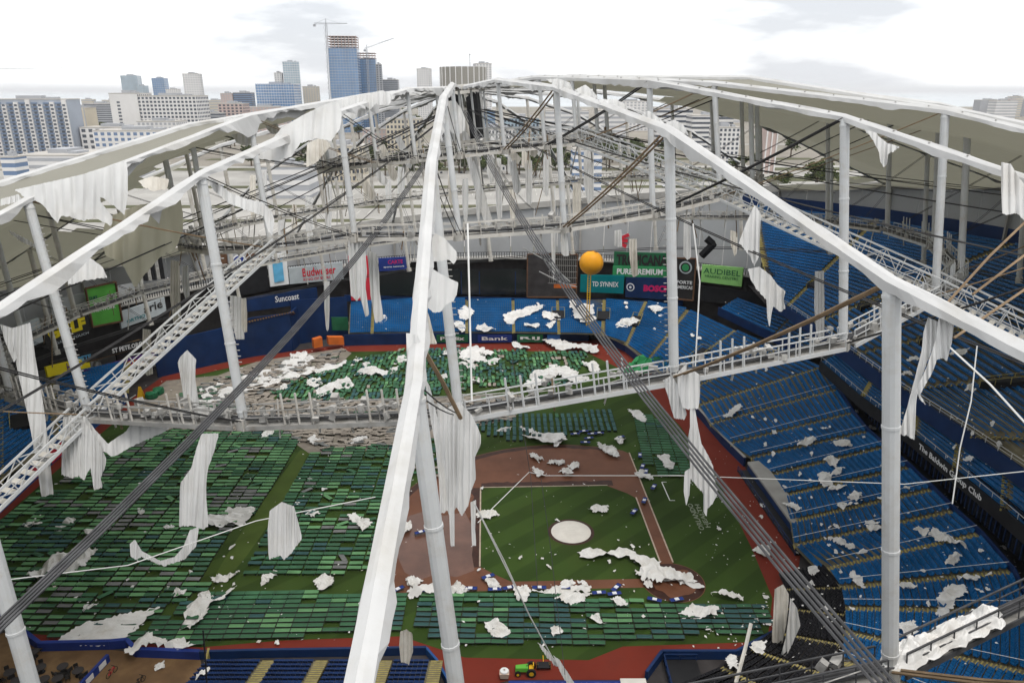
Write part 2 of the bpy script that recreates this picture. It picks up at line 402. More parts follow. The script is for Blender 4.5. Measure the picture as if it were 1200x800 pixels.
# ------------------------------------------------------------------ stands
STAND_TRIS = []
def seat_row(mb, a, b, out, zf, m=0, seat=.54, gaps=0.0, hb=.46, wb=.10):
    """a row of tip-up seats along a..b; out points away from the field"""
    d = b - a; L = d.length
    if L < .6: return
    d.normalize(); n = max(1, int(L / seat)); st = L / n
    for i in range(n):
        if gaps and rnd() < gaps: continue
        p = a + d * (st * (i + .06)); q = a + d * (st * (i + .94)); up = V((0,0,1))
        jit = uni(-.03, .03)
        b0 = out * (.30 + jit)                    # backrest leans back
        f = [p + b0 + up*.30, q + b0 + up*.30, q + b0 + out*wb + up*.30, p + b0 + out*wb + up*.30]
        t = [x + out*.16 + up*hb for x in f]
        mb.hexa(f + t, m)
        s0 = [p - out*.10 + up*.36, q - out*.10 + up*.36, q + out*.30 + up*.30, p + out*.30 + up*.30]
        mb.hexa(s0 + [x + up*.09 for x in s0], m)
def section(F0, F1, B0, B1, nrows, root, smat, aisle0=.55, aisle1=.55, conc='concrete', gaps=.0, name='seat_row', seat=.54, step=True):
    """stepped block of seats between front edge F0-F1 and back edge B0-B1 (3D points)"""
    STAND_TRIS.append((F0, F1, B1)); STAND_TRIS.append((F0, B1, B0))
    con = MB(); dz = (B0.z - F0.z) / nrows
    for i in range(nrows):
        t0, t1 = i / nrows, (i + 1) / nrows
        a0, b0, a1, b1 = lerp(F0, B0, t0), lerp(F1, B1, t0), lerp(F0, B0, t1), lerp(F1, B1, t1)
        za = a0.z
        fl = [V((p.x, p.y, za)) for p in (a0, b0, b1, a1)]
        con.face(fl); 
        con.face([fl[3], fl[2], V((b1.x, b1.y, b1.z)), V((a1.x, a1.y, a1.z))])
        d = (fl[1] - fl[0]); w = d.length
        if w < 1.6: continue
        d.normalize(); out = ((fl[3] + fl[2]) - (fl[0] + fl[1])); out.z = 0; dep = out.length / 2; out.normalize()
        # keep out perpendicular to the row
        o2 = V((-d.y, d.x, 0));  o2 = o2 if o2.dot(out) > 0 else -o2
        r = MB(); k = max(dep - .62, .02)
        seat_row(r, fl[0] + d*aisle0 + o2*k*.8, fl[1] - d*aisle1 + o2*k*.8, o2, za, 0, seat, gaps)
        for j, v in enumerate(r.v): r.v[j] = (v[0], v[1], v[2])
        if r.f: r.build(name, smat, root)
    con.build('terrace', M[conc], root)
def aisle(F, B, nrows, root, w=1.0):
    """aisle stair with yellow step edges, slightly proud of the terrace"""
    d = B - F; d.z = 0; dep = d.length / (nrows * 2); d.normalize(); x = V((-d.y, d.x, 0)) * (w / 2); mb = MB()
    for i in range(nrows * 2):
        p = lerp(F, B, i / (nrows*2)); z = p.z + .10; a = V((p.x, p.y, 0))
        mb.face([a - x + V((0,0,z)), a + x + V((0,0,z)), a + x + d*dep + V((0,0,z)), a - x + d*dep + V((0,0,z))], 0)
        e = d * .14
        mb.hexa([a-x+V((0,0,z-.25)), a+x+V((0,0,z-.25)), a+x+e+V((0,0,z-.25)), a-x+e+V((0,0,z-.25)), a-x+V((0,0,z+.02)), a+x+V((0,0,z+.02)), a+x+e+V((0,0,z+.02)), a-x+e+V((0,0,z+.02))], 1)
    mb.build('aisle_steps', [M['concrete'], M['nosing']], root)
def vomitory(c, out, w, l, h, root):
    """dark stairwell opening with railings"""
    x = V((-out.y, out.x, 0)) * (w/2); up = V((0,0,1)); o = out * l
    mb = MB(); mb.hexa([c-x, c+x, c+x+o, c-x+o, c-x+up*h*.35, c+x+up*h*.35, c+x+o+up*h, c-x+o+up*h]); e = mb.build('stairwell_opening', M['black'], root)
    rl = MB()
    for s_ in (-1, 1):
        a, b = c + x*s_*1.08 + up*(h*.35+.3), c + x*s_*1.08 + o + up*(h+.9)
        rl.beam(a, b, .09, .09)
        for k in range(4): q = lerp(a, b, k/3); rl.beam(q - up*1.0, q, .07, .07)
    rl.beam(c + x*1.08 + o + up*(h+.9), c - x*1.08 + o + up*(h+.9), .09, .09)
    rl.build('railing', M['nosing'], root)
def rail(mb, a, b, h=1.0, w=.06, step=2.0, mid=True):
    up = V((0,0,1)); L = (b - a).length; n = max(1, int(L / step))
    mb.beam(a + up*h, b + up*h, w, w)
    if mid: mb.beam(a + up*h*.5, b + up*h*.5, w*.7, w*.7)
    for i in range(n + 1): q = lerp(a, b, i/n); mb.beam(q, q + up*h, w, w)
def wall_strip(mb, pts, z0, z1, th=.4, m=0):
    """upright wall along plan points; z0, z1 numbers or lists"""
    for i in range(len(pts) - 1):
        a, b = V((pts[i][0], pts[i][1], 0)), V((pts[i+1][0], pts[i+1][1], 0)); d = (b - a)
        if d.length < .05: continue
        n = V((-d.y, d.x, 0)).normalized() * (th / 2)
        za0, zb0 = (z0[i], z0[i+1]) if isinstance(z0, list) else (z0, z0)
        za1, zb1 = (z1[i], z1[i+1]) if isinstance(z1, list) else (z1, z1)
        k = lambda p, z: V((p.x, p.y, z))
        mb.hexa([k(a-n, za0), k(b-n, zb0), k(b+n, zb0), k(a+n, za0), k(a-n, za1), k(b-n, zb1), k(b+n, zb1), k(a+n, za1)], m)

G_ST = 'seating blocks of the stadium bowl'
# --- lower deck along first base and round behind home plate (front px, back px)
AI = [((818,476),(965,430)),((832,498),(981,457)),((856,521),(998,485)),((880,538),(1016,507)),((902,558),(1037,525)),((917,582),(1065,549)),((926,612),(1092,575)),((930,640),(1117,600)),((970,667),(1147,627)),((985,690),(1185,671)),((990,714),(1205,718)),((990,742),(1205,790)),((985,775),(1170,850))]
ZF, ZB = 1.6, 9.6
fr = [at_z(*a, ZF + (1.6 if i > 7 else 0)) for i, (a, b) in enumerate(AI)]; bk = [at_z(*b, ZB) for a, b in AI]
for i, (f_, b_) in enumerate(zip(fr, bk)):       # even out the aisle depth
    pass
names1 = ['joining the right field corner','facing right field','below the hoop walkway','where cloth dangles over the first rows','beside the dugout end','behind the grey dugout roof','opposite first base','above the dugout steps','above the red track','above the black seats','with a large sheet of fabric across it','behind the backstop','lowest beside the backstop']
for i in range(len(AI) - 1):
    r = empty('seating_section', 'lower deck block of blue seats ' + names1[i], 'seats', G_ST)
    section(fr[i], fr[i+1], bk[i], bk[i+1], 22, r, M['seat'])
    aisle(fr[i+1], bk[i+1], 22, r)
    if i == 0: aisle(fr[0], bk[0], 22, r)
    g = MB(); p, q = fr[i+1], bk[i+1]; up = V((0,0,.95)); off = V((.0,.75,.1))
    g.beam(p + up + off, q + up + off, .05, .05); g.build('handrail', M['white'], r)
# --- outfield bleachers and the right field corner
BA = [((408,391),(410,356)),((436,390.5),(438,354.5)),((492,390),(493,353)),((547,390),(547,352)),((602,390),(601,352)),((655,391),(653,352)),((706,393),(708,351)),((733,404),(757,353)),((757,423),(806,363)),((780,445),(862,387)),((800,461),(915,408)),((818,476),(965,430))]
bfr = [at_z(*a, z) for (a, b), z in zip(BA[:-1], (3, 3, 3, 3, 3, 3, 2.8, 2.4, 2.0, 1.8, 1.7))] + [fr[0]]
bbk = [at_r(*b, 98) for a, b in BA[:8]]
bbk += [at_z(*b, z) for (a, b), z in zip(BA[8:-1], (8.2, 8.7, 9.2))] + [bk[0]]
names2 = ['by the orange crates','over the orange advert','left of the great ridge','right of the great ridge','over the green advert','beside the yellow pole','below the navy board','right of the stairwell','curving into the right field corner','by the corner stairwell','under the hoop walkway']
for i in range(len(BA) - 1):
    r = empty('seating_section', 'right field block of blue seats ' + names2[i], 'seats', G_ST)
    a0 = (bbk[i].z + bbk[i+1].z) / 2
    section(bfr[i], bfr[i+1], bbk[i], bbk[i+1], 20, r, M['seat'], .4, .4)
    if i > 0: aisle(bfr[i], bbk[i], 20, r, .9)
    if i in (5, 6, 7, 9):
        c_ = lerp(bfr[i], bbk[i], .38); o_ = (bbk[i] - bfr[i]); o_.z = 0; o_.normalize()
        vomitory(c_, o_, 3.2 if i < 7 else 2.4, 3.4 if i < 7 else 4.6, 1.9, r)
# --- left field stand
LA = [((-60,612),(-60,500)),((0,565),(0,472)),((72,510),(62,441)),((148,460),(150,424))]
lfr = [at_z(*a, 3.2) for a, b in LA]; lbk = [at_z(*b, 7.8) for a, b in LA]
names3 = ['at the foul line corner','above the lettered blue wall','beside the fallen cloth']
for i in range(3):
    r = empty('seating_section', 'left field block of blue seats ' + names3[i], 'seats', G_ST)
    section(lfr[i], lfr[i+1], lbk[i], lbk[i+1], 14, r, M['seat'])
    aisle(lfr[i+1], lbk[i+1], 14, r)
    if i == 1:
        c_ = lerp(lerp(lfr[1], lfr[2], .35), lerp(lbk[1], lbk[2], .35), .45); o_ = lbk[1] - lfr[1]; o_.z = 0; o_.normalize(); vomitory(c_, o_, 3, 4, 1.8, r)
# --- black seats round the backstop
bi = [(912,672),(922,692),(920,715),(905,742),(880,762),(845,783),(790,806)]
bo = [(962,664),(986,690),(991,722),(985,757),(965,792),(930,825),(870,850)]
r0 = None
for i in range(len(bi) - 1):
    f0, f1 = at_z(*bi[i], .9), at_z(*bi[i+1], .9); b0, b1 = at_z(*bo[i], 2.9), at_z(*bo[i+1], 2.9)
    r = empty('seating_section', 'fan block of black padded seats curving round the backstop, ' + ['by the dugout end','under the hanging cloth','inside the grey cable','at the centre of the fan','below the walkway rail','beside the yellow steps'][i], 'seats', 'black seats behind home plate')
    section(f0, f1, b0, b1, 11, r, M['seat_black'], .35, .35, 'dark_wall')
    aisle(f1, b1, 11, r, .8)
# --- blue seats along the third base side, facing away from the camera
x_edges = [(244,309),(324,371),(388,446),(462,505)]
for i, (xa, xb) in enumerate(x_edges):
    f0, f1 = at_z(xa, 770, .9), at_z(xb, 770, .9); Yf = f0.y - .6
    f0 = V((f0.x, Yf, .9)); f1 = V((f1.x, Yf, .9)); b0 = V((f0.x, Yf - 12, 4.2)); b1 = V((f1.x, Yf - 12, 4.2))
    r = empty('seating_section', 'short block of navy third base seats ' + ['next to the brown patio','between two pale aisles','beside the great white ridge','in front of the dangling grey cloth'][i], 'seats', 'third base seats')
    section(f0, f1, b0, b1, 13, r, M['seat_navy'], .1, .1, 'concrete')
    aisle(V((f1.x + .75, Yf, .9)), V((f1.x + .75, Yf - 12, 4.2)), 13, r, 1.4)

# --- club deck and upper deck on the right
UF = [(905,352),(922,360),(952,380),(1000,416),(1055,456),(1140,511),(1235,575)]
uf = [at_z(x, y, 18.6) for x, y in UF]
ub = []
for p in uf:
    d = V((p.x - CX, p.y - CY, 0)).normalized(); ub.append(V((CX, CY, 0)) + d * 101)
# fan the back edge evenly
a_first, a_last = atan2(ub[0].y - CY, ub[0].x - CX), radians(-52)
a_first = radians(52)
for i in range(len(ub)):
    a = lerp(a_first, a_last, i / (len(ub) - 1)); ub[i] = V((CX + 101*cos(a), CY + 101*sin(a), 36.5))
un = ['at the outfield end','behind the torn grey strip','over the hoop walkway','with a tilted stairwell','behind the thick white mast','at the home plate end']
UP_MID = []
for i in range(len(uf) - 1):
    r = empty('seating_section', 'steep upper deck block of blue seats ' + un[i], 'seats', G_ST)
    m0, m1 = lerp(uf[i], ub[i], .58), lerp(uf[i+1], ub[i+1], .58)
    section(uf[i], uf[i+1], m0, m1, 19, r, M['seat'])
    aisle(uf[i], m0, 19, r, 1.1)
    c_ = lerp(lerp(uf[i], uf[i+1], .08), lerp(ub[i], ub[i+1], .08), .22); o_ = ub[i] - uf[i]; o_.z = 0; o_.normalize()
    vomitory(c_, o_, 2.2, 5.5, 2.6, r)
    r2 = empty('seating_section', 'topmost upper deck block of dull covered rows ' + un[i], 'seats', 'covered top rows of the upper deck')
    section(m0, m1, ub[i], ub[i+1], 15, r2, M['seat_cover'] if i > 2 else M['seat'], .6, .6, 'concrete')
    aisle(m0, ub[i], 15, r2, 1.0)
rt = empty('upper_deck_front', 'dark blue fascia and white rail along the upper deck edge', 'fascia')
mb = MB(); wall_strip(mb, uf, 16.4, 18.9, .5); mb.build('fascia', M['navy'], rt)
mb = MB(); [rail(mb, uf[i] + V((0,0,.3)), uf[i+1] + V((0,0,.3)), .9, .07, 2.2) for i in range(len(uf) - 1)]; mb.build('railing', M['rope'], rt)
# club deck
CF = [(962,424),(1010,466),(1072,511),(1120,551),(1177,598),(1240,652)]
cf = [at_z(x, y, 13.4) for x, y in CF]
cb = [at_z(x, y + 14, 16.2) for x, y in [(985,398),(1022,432),(1075,470),(1125,503),(1180,540),(1250,590)]]
cn = ['at its outfield end','above the first aisle','above the club lettering','beside the club lettering','at the edge by the dark glazing']
for i in range(len(cf) - 1):
    r = empty('seating_section', 'narrow club deck block of shaded blue seats ' + cn[i], 'seats', 'club deck seats')
    section(cf[i], cf[i+1], cb[i], cb[i+1], 7, r, M['seat'])
    aisle(cf[i+1], cb[i+1], 7, r)
rt = empty('club_deck_front', 'black club deck fascia with white club lettering', 'fascia')
mb = MB(); wall_strip(mb, cf, 11.6, 13.7, .5); mb.build('fascia', M['black'], rt)
mb = MB(); [rail(mb, cf[i] + V((0,0,.3)), cf[i+1] + V((0,0,.3)), .8, .06, 2.2, False) for i in range(len(cf) - 1)]; mb.build('railing', M['rope'], rt)
def wlet(txt, a, b, h, z, m, parent, th=.28, bold=.02):
    """lettering on an upright wall running a..b in plan, read from the field side"""
    a, b = V((a.x, a.y, z)), V((b.x, b.y, z)); ux = (b - a); L = ux.length; ux.normalize(); uy = V((0,0,1))
    n = ux.cross(uy)
    return letters(txt, (a + b)/2 + n*th, ux, uy, L, h, m, parent, bold)
wlet('The Baldwin Group Club', lerp(cf[2], cf[3], .18), lerp(cf[3], cf[4], .62), 1.15, 12.65, M['white'], rt)
# press level: dark glazing between lower deck and club deck
rt = empty('press_level', 'dark glazed press level between lower deck and club deck', 'glazing')
pl = [V((p.x + 3.2, p.y - .5, 0)) for p in bk[:11]]
mb = MB(); wall_strip(mb, pl, 9.0, 14.5, .4); mb.build('glazed_wall', M['darkglass'], rt)
mb = MB()
for i in range(len(pl) - 1):
    for k in range(6):
        q = lerp(pl[i], pl[i+1], k/6); mb.beam(V((q.x - .3, q.y, 9)), V((q.x - .3, q.y, 14)), .12, .12)
mb.build('mullion', M['navy'], rt)
mb = MB(); wall_strip(mb, [V((p.x + .3, p.y, 0)) for p in bk[:11]], 8.4, 10.3, .25); mb.build('back_wall', M['seat_navy'], rt)
# blocking slab under the upper deck
mb = MB()
for i in range(len(uf) - 1):
    a, b = uf[i], uf[i+1]; oa = (ub[i] - uf[i]); oa.z = 0; ob = (ub[i+1] - uf[i+1]); ob.z = 0
    A, B = cb[min(i, 4)], cb[min(i+1, 5)]
    mb.face([V((a.x, a.y, 16.4)), V((b.x, b.y, 16.4)), V((b.x, b.y, 16.4)) + ob*.9 , V((a.x, a.y, 16.4)) + oa*.9])
mb.build('soffit', M['dark_wall'], rt)

# --- walls round the field
rt = empty('outfield_wall', 'navy outfield wall carrying small adverts below the right field seats', 'wall')
ow = pz([(404,405),(480,403),(560,402),(640,400),(690,399)]); mb = MB(); wall_strip(mb, ow, 0, 3.05, .4); mb.build('wall_panel', M['navy'], rt)
def wall_advert(xa, xb, m, txt=None, tm='white', z0=.5, z1=2.6):
    a, b = at_z(xa, 402.5), at_z(xb, 402.3); a.y -= .32; b.y -= .32; mb = MB(); wall_strip(mb, [a, b], z0, z1, .1)
    mb.build('advert', M[m], rt)
    if txt: wlet(txt, lerp(a, b, .12), lerp(a, b, .88), 1.0, (z0+z1)/2, M[tm], rt, .1)
wall_advert(418,456,'orange','Tropicana'); wall_advert(512,549,'dkgreen','Publix'); wall_advert(560,600,'cot_navy','Bank'); wall_advert(606,636,'dkgreen','RIJ'); wall_advert(641,656,'bluewall'); wall_advert(470,505,'navy')
rt = empty('corner_wall', 'navy padded wall curving round the right field corner', 'wall')
cwp = pz([(702,397),(733,412),(758,432),(786,455),(806,474),(824,494),(846,520),(872,546)]); mb = MB(); wall_strip(mb, cwp, 0, 1.7, .4); mb.build('wall_panel', M['navy'], rt)
mb = MB(); wall_strip(mb, cwp, 1.72, 1.82, .5); mb.build('coping', M['concrete_grey'], rt)
rt = empty('left_field_wall', 'bright blue left field wall with cropped white lettering', 'wall')
lw = pz([(-60,648),(0,600),(75,530),(150,470)]); mb = MB(); wall_strip(mb, lw, 0, 3.4, .4); mb.build('wall_panel', M['bluewall'], rt)
wlet('OKGTL', at_z(-14,604), at_z(19,572), 1.3, 2.0, M['white'], rt, .26)
a_, b_ = at_z(36,566,0), at_z(48,555,0); mb = MB(); wall_strip(mb, [a_ + V((.3,-.1,0)), b_ + V((.3,-.1,0))], .4, 2.6, .1); mb.build('advert', M['red'], rt)
a_, b_ = at_z(60,545,0), at_z(74,532,0); mb = MB(); wall_strip(mb, [a_ + V((.3,-.1,0)), b_ + V((.3,-.1,0))], .4, 2.6, .1); mb.build('advert', M['red'], rt)
wlet('HIT', a_ + V((.35,-.15,0)), b_ + V((.35,-.15,0)), .9, 1.5, M['navy'], rt, .1)
rt = empty('third_base_wall', 'low navy padded wall along the third base track', 'wall')
mb = MB(); tb = pz([(235,771),(310,769),(500,766)]); wall_strip(mb, tb, 0, 1.1, .35); mb.build('wall_panel', M['navy'], rt)
mb = MB(); wall_strip(mb, pz([(500,766),(512,780),(530,812)]), 0, 1.0, .3); mb.build('wall_panel', M['bluewall'], rt)
rt = empty('backstop_wall', 'rounded navy padded wall behind home plate', 'wall')
mb = MB(); wall_strip(mb, pz([(757,796),(775,771),(862,771),(905,748),(926,705),(930,690)]), 0, 1.2, .35); mb.build('wall_panel', M['navy'], rt)
rt = empty('dugout_roof', 'blue dugout roof with white stadium name beside the tractor', 'dugout')
mb = MB(); p_, q_ = at_z(596, 797, 1.1), at_z(735, 797, 1.1); mb.box(p_.x, q_.x, p_.y - 4, p_.y, .2, 1.1); mb.build('roof_slab', M['cot_navy'], rt)
vv = letters('TROPICANA FIELD', V(((p_.x + q_.x)/2 + .6, p_.y - 1.05, 1.12)), V((1,0,0)), V((0,1,0)), 11.0, 1.3, M['white'], rt)
mb = MB(); p_, q_ = at_z(727, 797, 1.15), at_z(757, 797, 1.15); mb.box(p_.x, q_.x, p_.y - 4, p_.y + .3, .1, 1.2); mb.build('advert', M['mound'], rt)
rt = empty('dugout', 'dark sunken dugout with navy rail near home plate', 'dugout')
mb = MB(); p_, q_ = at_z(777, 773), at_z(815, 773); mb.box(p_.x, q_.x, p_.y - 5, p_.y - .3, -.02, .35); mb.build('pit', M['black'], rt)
mb = MB(); rail(mb, V((p_.x, p_.y - .3, 0)), V((q_.x, p_.y - .3, 0)), 1.1, .12, 1.5); rail(mb, V((p_.x, p_.y - 5, 0)), V((p_.x, p_.y - .3, 0)), 1.1, .12, 1.5); mb.build('railing', M['navy'], rt)
# first base dugout: long pale roof
rt = empty('dugout', 'long pale grey dugout roof beside the first base track', 'dugout')
a, b = at_z(876, 541, 1.9), at_z(946, 637, 1.9); d = (b - a).normalized(); x = V((-d.y, d.x, 0)); x = x if x.x > 0 else -x
mb = MB(); mb.hexa([a-V((0,0,.4)), b-V((0,0,.4)), b+x*2.6-V((0,0,.4)), a+x*2.6-V((0,0,.4)), a, b, b+x*2.6+V((0,0,.3)), a+x*2.6+V((0,0,.3))]); mb.build('roof_slab', M['concrete_grey'], rt)
mb = MB(); g0, g1 = a - x*1.6, b - x*1.6; mb.hexa([V((*p.xy, -.02)) for p in (g0, g1, b + x*.3, a + x*.3)] + [V((*p.xy, .3)) for p in (g0, g1, b + x*.3, a + x*.3)]); mb.build('pit', M['black'], rt)
mb = MB(); rail(mb, V((*g0.xy, 0)), V((*g1.xy, 0)), 1.1, .1, 2); mb.build('railing', M['navy'], rt)
mb = MB(); wall_strip(mb, [V((*a.xy,0)) + x*.2, V((*b.xy,0)) + x*.2], .3, 1.5, .2); mb.build('back_wall', M['navy'], rt)
# patio bottom left
rt = empty('patio', 'brown boarded patio with navy padded edge in the left field corner', 'patio')
mb = MB(); mb.face([V((p.x, p.y, .02)) for p in pz([(-60,760),(15,738),(48,763),(130,761),(235,773),(244,830),(-60,830)])]); mb.build('floor', M['wood'], rt)
mb = MB(); wall_strip(mb, pz([(-45,692),(15,735),(48,761),(130,759),(150,757),(160,768),(235,771)]), 0, 1.15, .5); mb.build('padding', M['cot_navy'], rt)
mb = MB(); e0, e1 = at_z(126,766,1.0), at_z(88,806,1.0); wall_strip(mb, [e0, e1], .0, 1.0, .35); mb.build('partition', M['cot_navy'], rt)
mb = MB(); 
for t in (.12, .52): q0, q1 = lerp(e0, e1, t), lerp(e0, e1, t + .22); wall_strip(mb, [q0, q1], .15, .85, .42)
mb.build('panel', M['white'], rt)
mb = MB(); wall_strip(mb, [at_z(246,768,0), at_z(236,812,0)], .0, 1.2, .25); mb.build('end_wall', M['nosing'], rt)

# ------------------------------------------------------------------ camp beds on the turf
def cot_mesh(simple=False):
    mb = MB(); L, W, H = .95, .34, .42
    if simple:
        mb.box(-L, L, -W, W, H - .05, H, 0); mb.box(-L+.1, -L+.2, -W, W, 0, H-.05, 1); mb.box(L-.2, L-.1, -W, W, 0, H-.05, 1)
        return mb
    xs = [-L, -.35, .35, L]
    rows = [[(x, y, H - (.05 if abs(y) < .1 and abs(x) < .5 else 0)) for x in xs] for y in (-W, 0, W)]
    mb.grid(rows, 0); mb.grid([[(x, y, z - .03) for x, y, z in r[::-1]] for r in rows], 0)
    for y in (-W, W): mb.beam((-L, y, H-.02), (L, y, H-.02), .05, .05, 1)
    for x in (-L + .15, 0, L - .15):
        mb.beam((x - .12, -W, .0), (x + .12, W, H - .04), .04, .04, 1); mb.beam((x + .12, -W, H - .04), (x - .12, W, 0), .04, .04, 1)
    for x in (-L, L): mb.beam((x, -W, H), (x, W, H), .05, .05, 1)
    return mb
COLS = ['cot_green', 'cot_bright', 'cot_teal', 'cot_pale', 'cot_navy', 'cot_grey']
ADJ = {'cot_green': 'dark green', 'cot_bright': 'bright green', 'cot_teal': 'blue-green', 'cot_pale': 'pale tan', 'cot_navy': 'royal blue', 'cot_grey': 'grey'}
def inside(p, poly):
    c_ = False; j = len(poly) - 1
    for i in range(len(poly)):
        a, b = poly[i], poly[j]
        if (a.y > p[1]) != (b.y > p[1]) and p[0] < (b.x - a.x) * (p[1] - a.y) / (b.y - a.y) + a.x: c_ = not c_
        j = i
    return c_
OPEN = pz([(347,520),(366,520),(352,560),(328,600),(296,650),(268,684),(240,684),(266,640),(300,592),(330,550)])
BEDS = []
def field_of(pxpoly, rot, px_, py_, weights, jit=.05, jrot=.03, miss=.05, flip=0.0, stagger=0.0, zj=0.0, groupw=6):
    poly = pz(pxpoly); xs = [p.x for p in poly]; ys = [p.y for p in poly]
    cr, sr = cos(rot), sin(rot); R = hypot(max(xs) - min(xs), max(ys) - min(ys)); c0 = V(((max(xs)+min(xs))/2, (max(ys)+min(ys))/2, 0))
    nx, ny = int(R / px_) + 2, int(R / py_) + 2
    for j in range(-ny // 2, ny // 2):
        for i in range(-nx // 2, nx // 2):
            u = i * px_ + stagger * nz(i * .7, j * .05) * .5; v = j * py_
            x, y = c0.x + u * cr - v * sr, c0.y + u * sr + v * cr
            if not inside((x, y), poly) or inside((x, y), OPEN): continue
            if rnd() < miss * (1 + 4 * max(0, nz(x * .12, y * .12, 3))): continue
            q = nz(x * .09, y * .16, 1.7) * 1.3 + nz(x * .35, y * .7, 4.1) * .7 + uni(-.55, .55)
            tot = 0; k = 0; s_ = (q + 1.0) / 2.0
            for k, w in enumerate(weights):
                tot += w[1]
                if s_ < tot: break
            BEDS.append((x + uni(-jit, jit), y + uni(-jit, jit), rot + uni(-jrot, jrot) + (uni(-1, 1) if rnd() < flip else 0), weights[k][0], uni(0, zj), (uni(-.35, .35) if rnd() < flip else 0)))
GB = [('cot_teal', .20), ('cot_green', .45), ('cot_bright', .27), ('cot_pale', .08)]
field_of([(8,612),(90,545),(170,505),(345,505),(352,525),(300,600),(247,684),(238,695),(136,750),(60,750),(34,742),(-60,690),(-50,650)], 0, 2.06, 1.12, [('cot_teal', .10), ('cot_green', .36), ('cot_bright', .40), ('cot_grey', .14)], .07, .03, .05, .03, .6)
field_of([(365,528),(484,518),(474,560),(464,600),(460,672),(262,677),(298,640),(330,590)], 0, 2.04, 1.12, [('cot_teal', .22), ('cot_green', .46), ('cot_bright', .22), ('cot_grey', .10)], .07, .03, .09, .04, .3)
field_of([(250,695),(476,697),(470,741),(330,748),(236,756),(146,752),(242,696)], radians(1.5), 1.98, .93, [('cot_teal', .25), ('cot_green', .62), ('cot_bright', .13)], .03, .02, .01)
field_of([(486,694),(560,697),(700,701),(760,706),(806,712),(902,708),(898,744),(700,756),(545,756),(484,746)], radians(-.5), 1.98, .98, [('cot_teal', .42), ('cot_green', .48), ('cot_bright', .10)], .07, .04, .04)
field_of([(318,462),(335,450),(402,426),(480,408),(690,414),(680,430),(660,452),(560,455),(480,468),(340,474)], pi/2 + .05, 2.1, .95, [('cot_teal', .30), ('cot_green', .50), ('cot_bright', .17), ('cot_pale', .03)], .16, .22, .09, .10)
field_of([(562,489),(716,482),(722,507),(640,511),(600,517),(556,507)], pi/2, 2.1, 1.25, [('cot_teal', .9), ('cot_green', .1)], .05, .04, .03)
field_of([(486,520),(545,497),(560,508),(530,530),(516,565),(488,565)], 0, 2.1, 1.0, [('cot_teal', .3), ('cot_green', .6), ('cot_pale', .1)], .1, .1, .15)
field_of([(742,492),(766,486),(824,548),(806,558),(770,563),(757,540)], radians(-4), 2.06, 1.05, [('cot_teal', .15), ('cot_green', .85)], .05, .04, .03)
field_of([(165,484),(255,446),(330,424),(402,412),(395,428),(330,452),(310,470),(480,470),(610,466),(600,492),(545,500),(486,522),(360,528),(340,506),(170,506)], .1, 1.5, .78, [('cot_green', .05), ('cot_grey', .25), ('cot_pale', .70)], .3, .5, .2, .25, 0, .15)
pp = pz([(150,480),(195,446),(255,440),(300,424),(330,419),(402,408),(412,414),(395,430),(345,448),(318,468),(480,466),(612,462),(604,490),(548,502),(480,526),(362,531),(335,512),(160,512)])
mb = MB(); mb.face([V((q.x, q.y, .05)) for q in pp]); tag(mb.build('insulation_mat', M['insul']), 'tan layer of soaked insulation covering the outfield between camp bed blocks', 'insulation')
def bed_px(b): return proj(V((b[0], b[1], .3)))
for i, b in enumerate(BEDS): BEDS[i] = b + (bed_px(b),)
vis = [b for b in BEDS if -10 < b[6][0] < 1210 and b[6][1] < 805]
vis.sort(key=lambda b: b[6][2])
near, rest = vis[:290], vis[290:]
full = {c: cot_mesh().mesh('cot', [M[c], M['cot_frame']]) for c in COLS}
for x, y, r, c, z, tilt, _ in near:
    o = link('cot', full[c]); o.location = (x, y, .03 + z); o.rotation_euler = (tilt, 0, r)
    tag(o, ADJ[c] + ' canvas camp bed standing in the rows along the near edge of the field', 'camp bed', 'camp beds set out in rows on the turf, ' + ADJ[c])
mb = MB(); proto = cot_mesh(True)
for x, y, r, c, z, tilt, _ in rest:
    cr, sr = cos(r), sin(r); b0 = len(mb.v); ct, s_t = cos(tilt), sin(tilt); k = COLS.index(c)
    for vx, vy, vz in proto.v:
        Y, Z = vy * ct - vz * s_t, vy * s_t + vz * ct
        mb.v.append((x + vx*cr - Y*sr, y + vx*sr + Y*cr, .03 + z + max(Z, -.0) + abs(s_t) * .3))
    mb.f.extend(tuple(b0 + i for i in f) for f in proto.f); mb.m.extend(k if m_ == 0 else 6 for m_ in proto.m)
o = mb.build('cots', [M[c] for c in COLS] + [M['cot_frame']]); tag(o, 'hundreds of green camp beds in rows across the far outfield', 'camp beds'); o['kind'] = 'stuff'
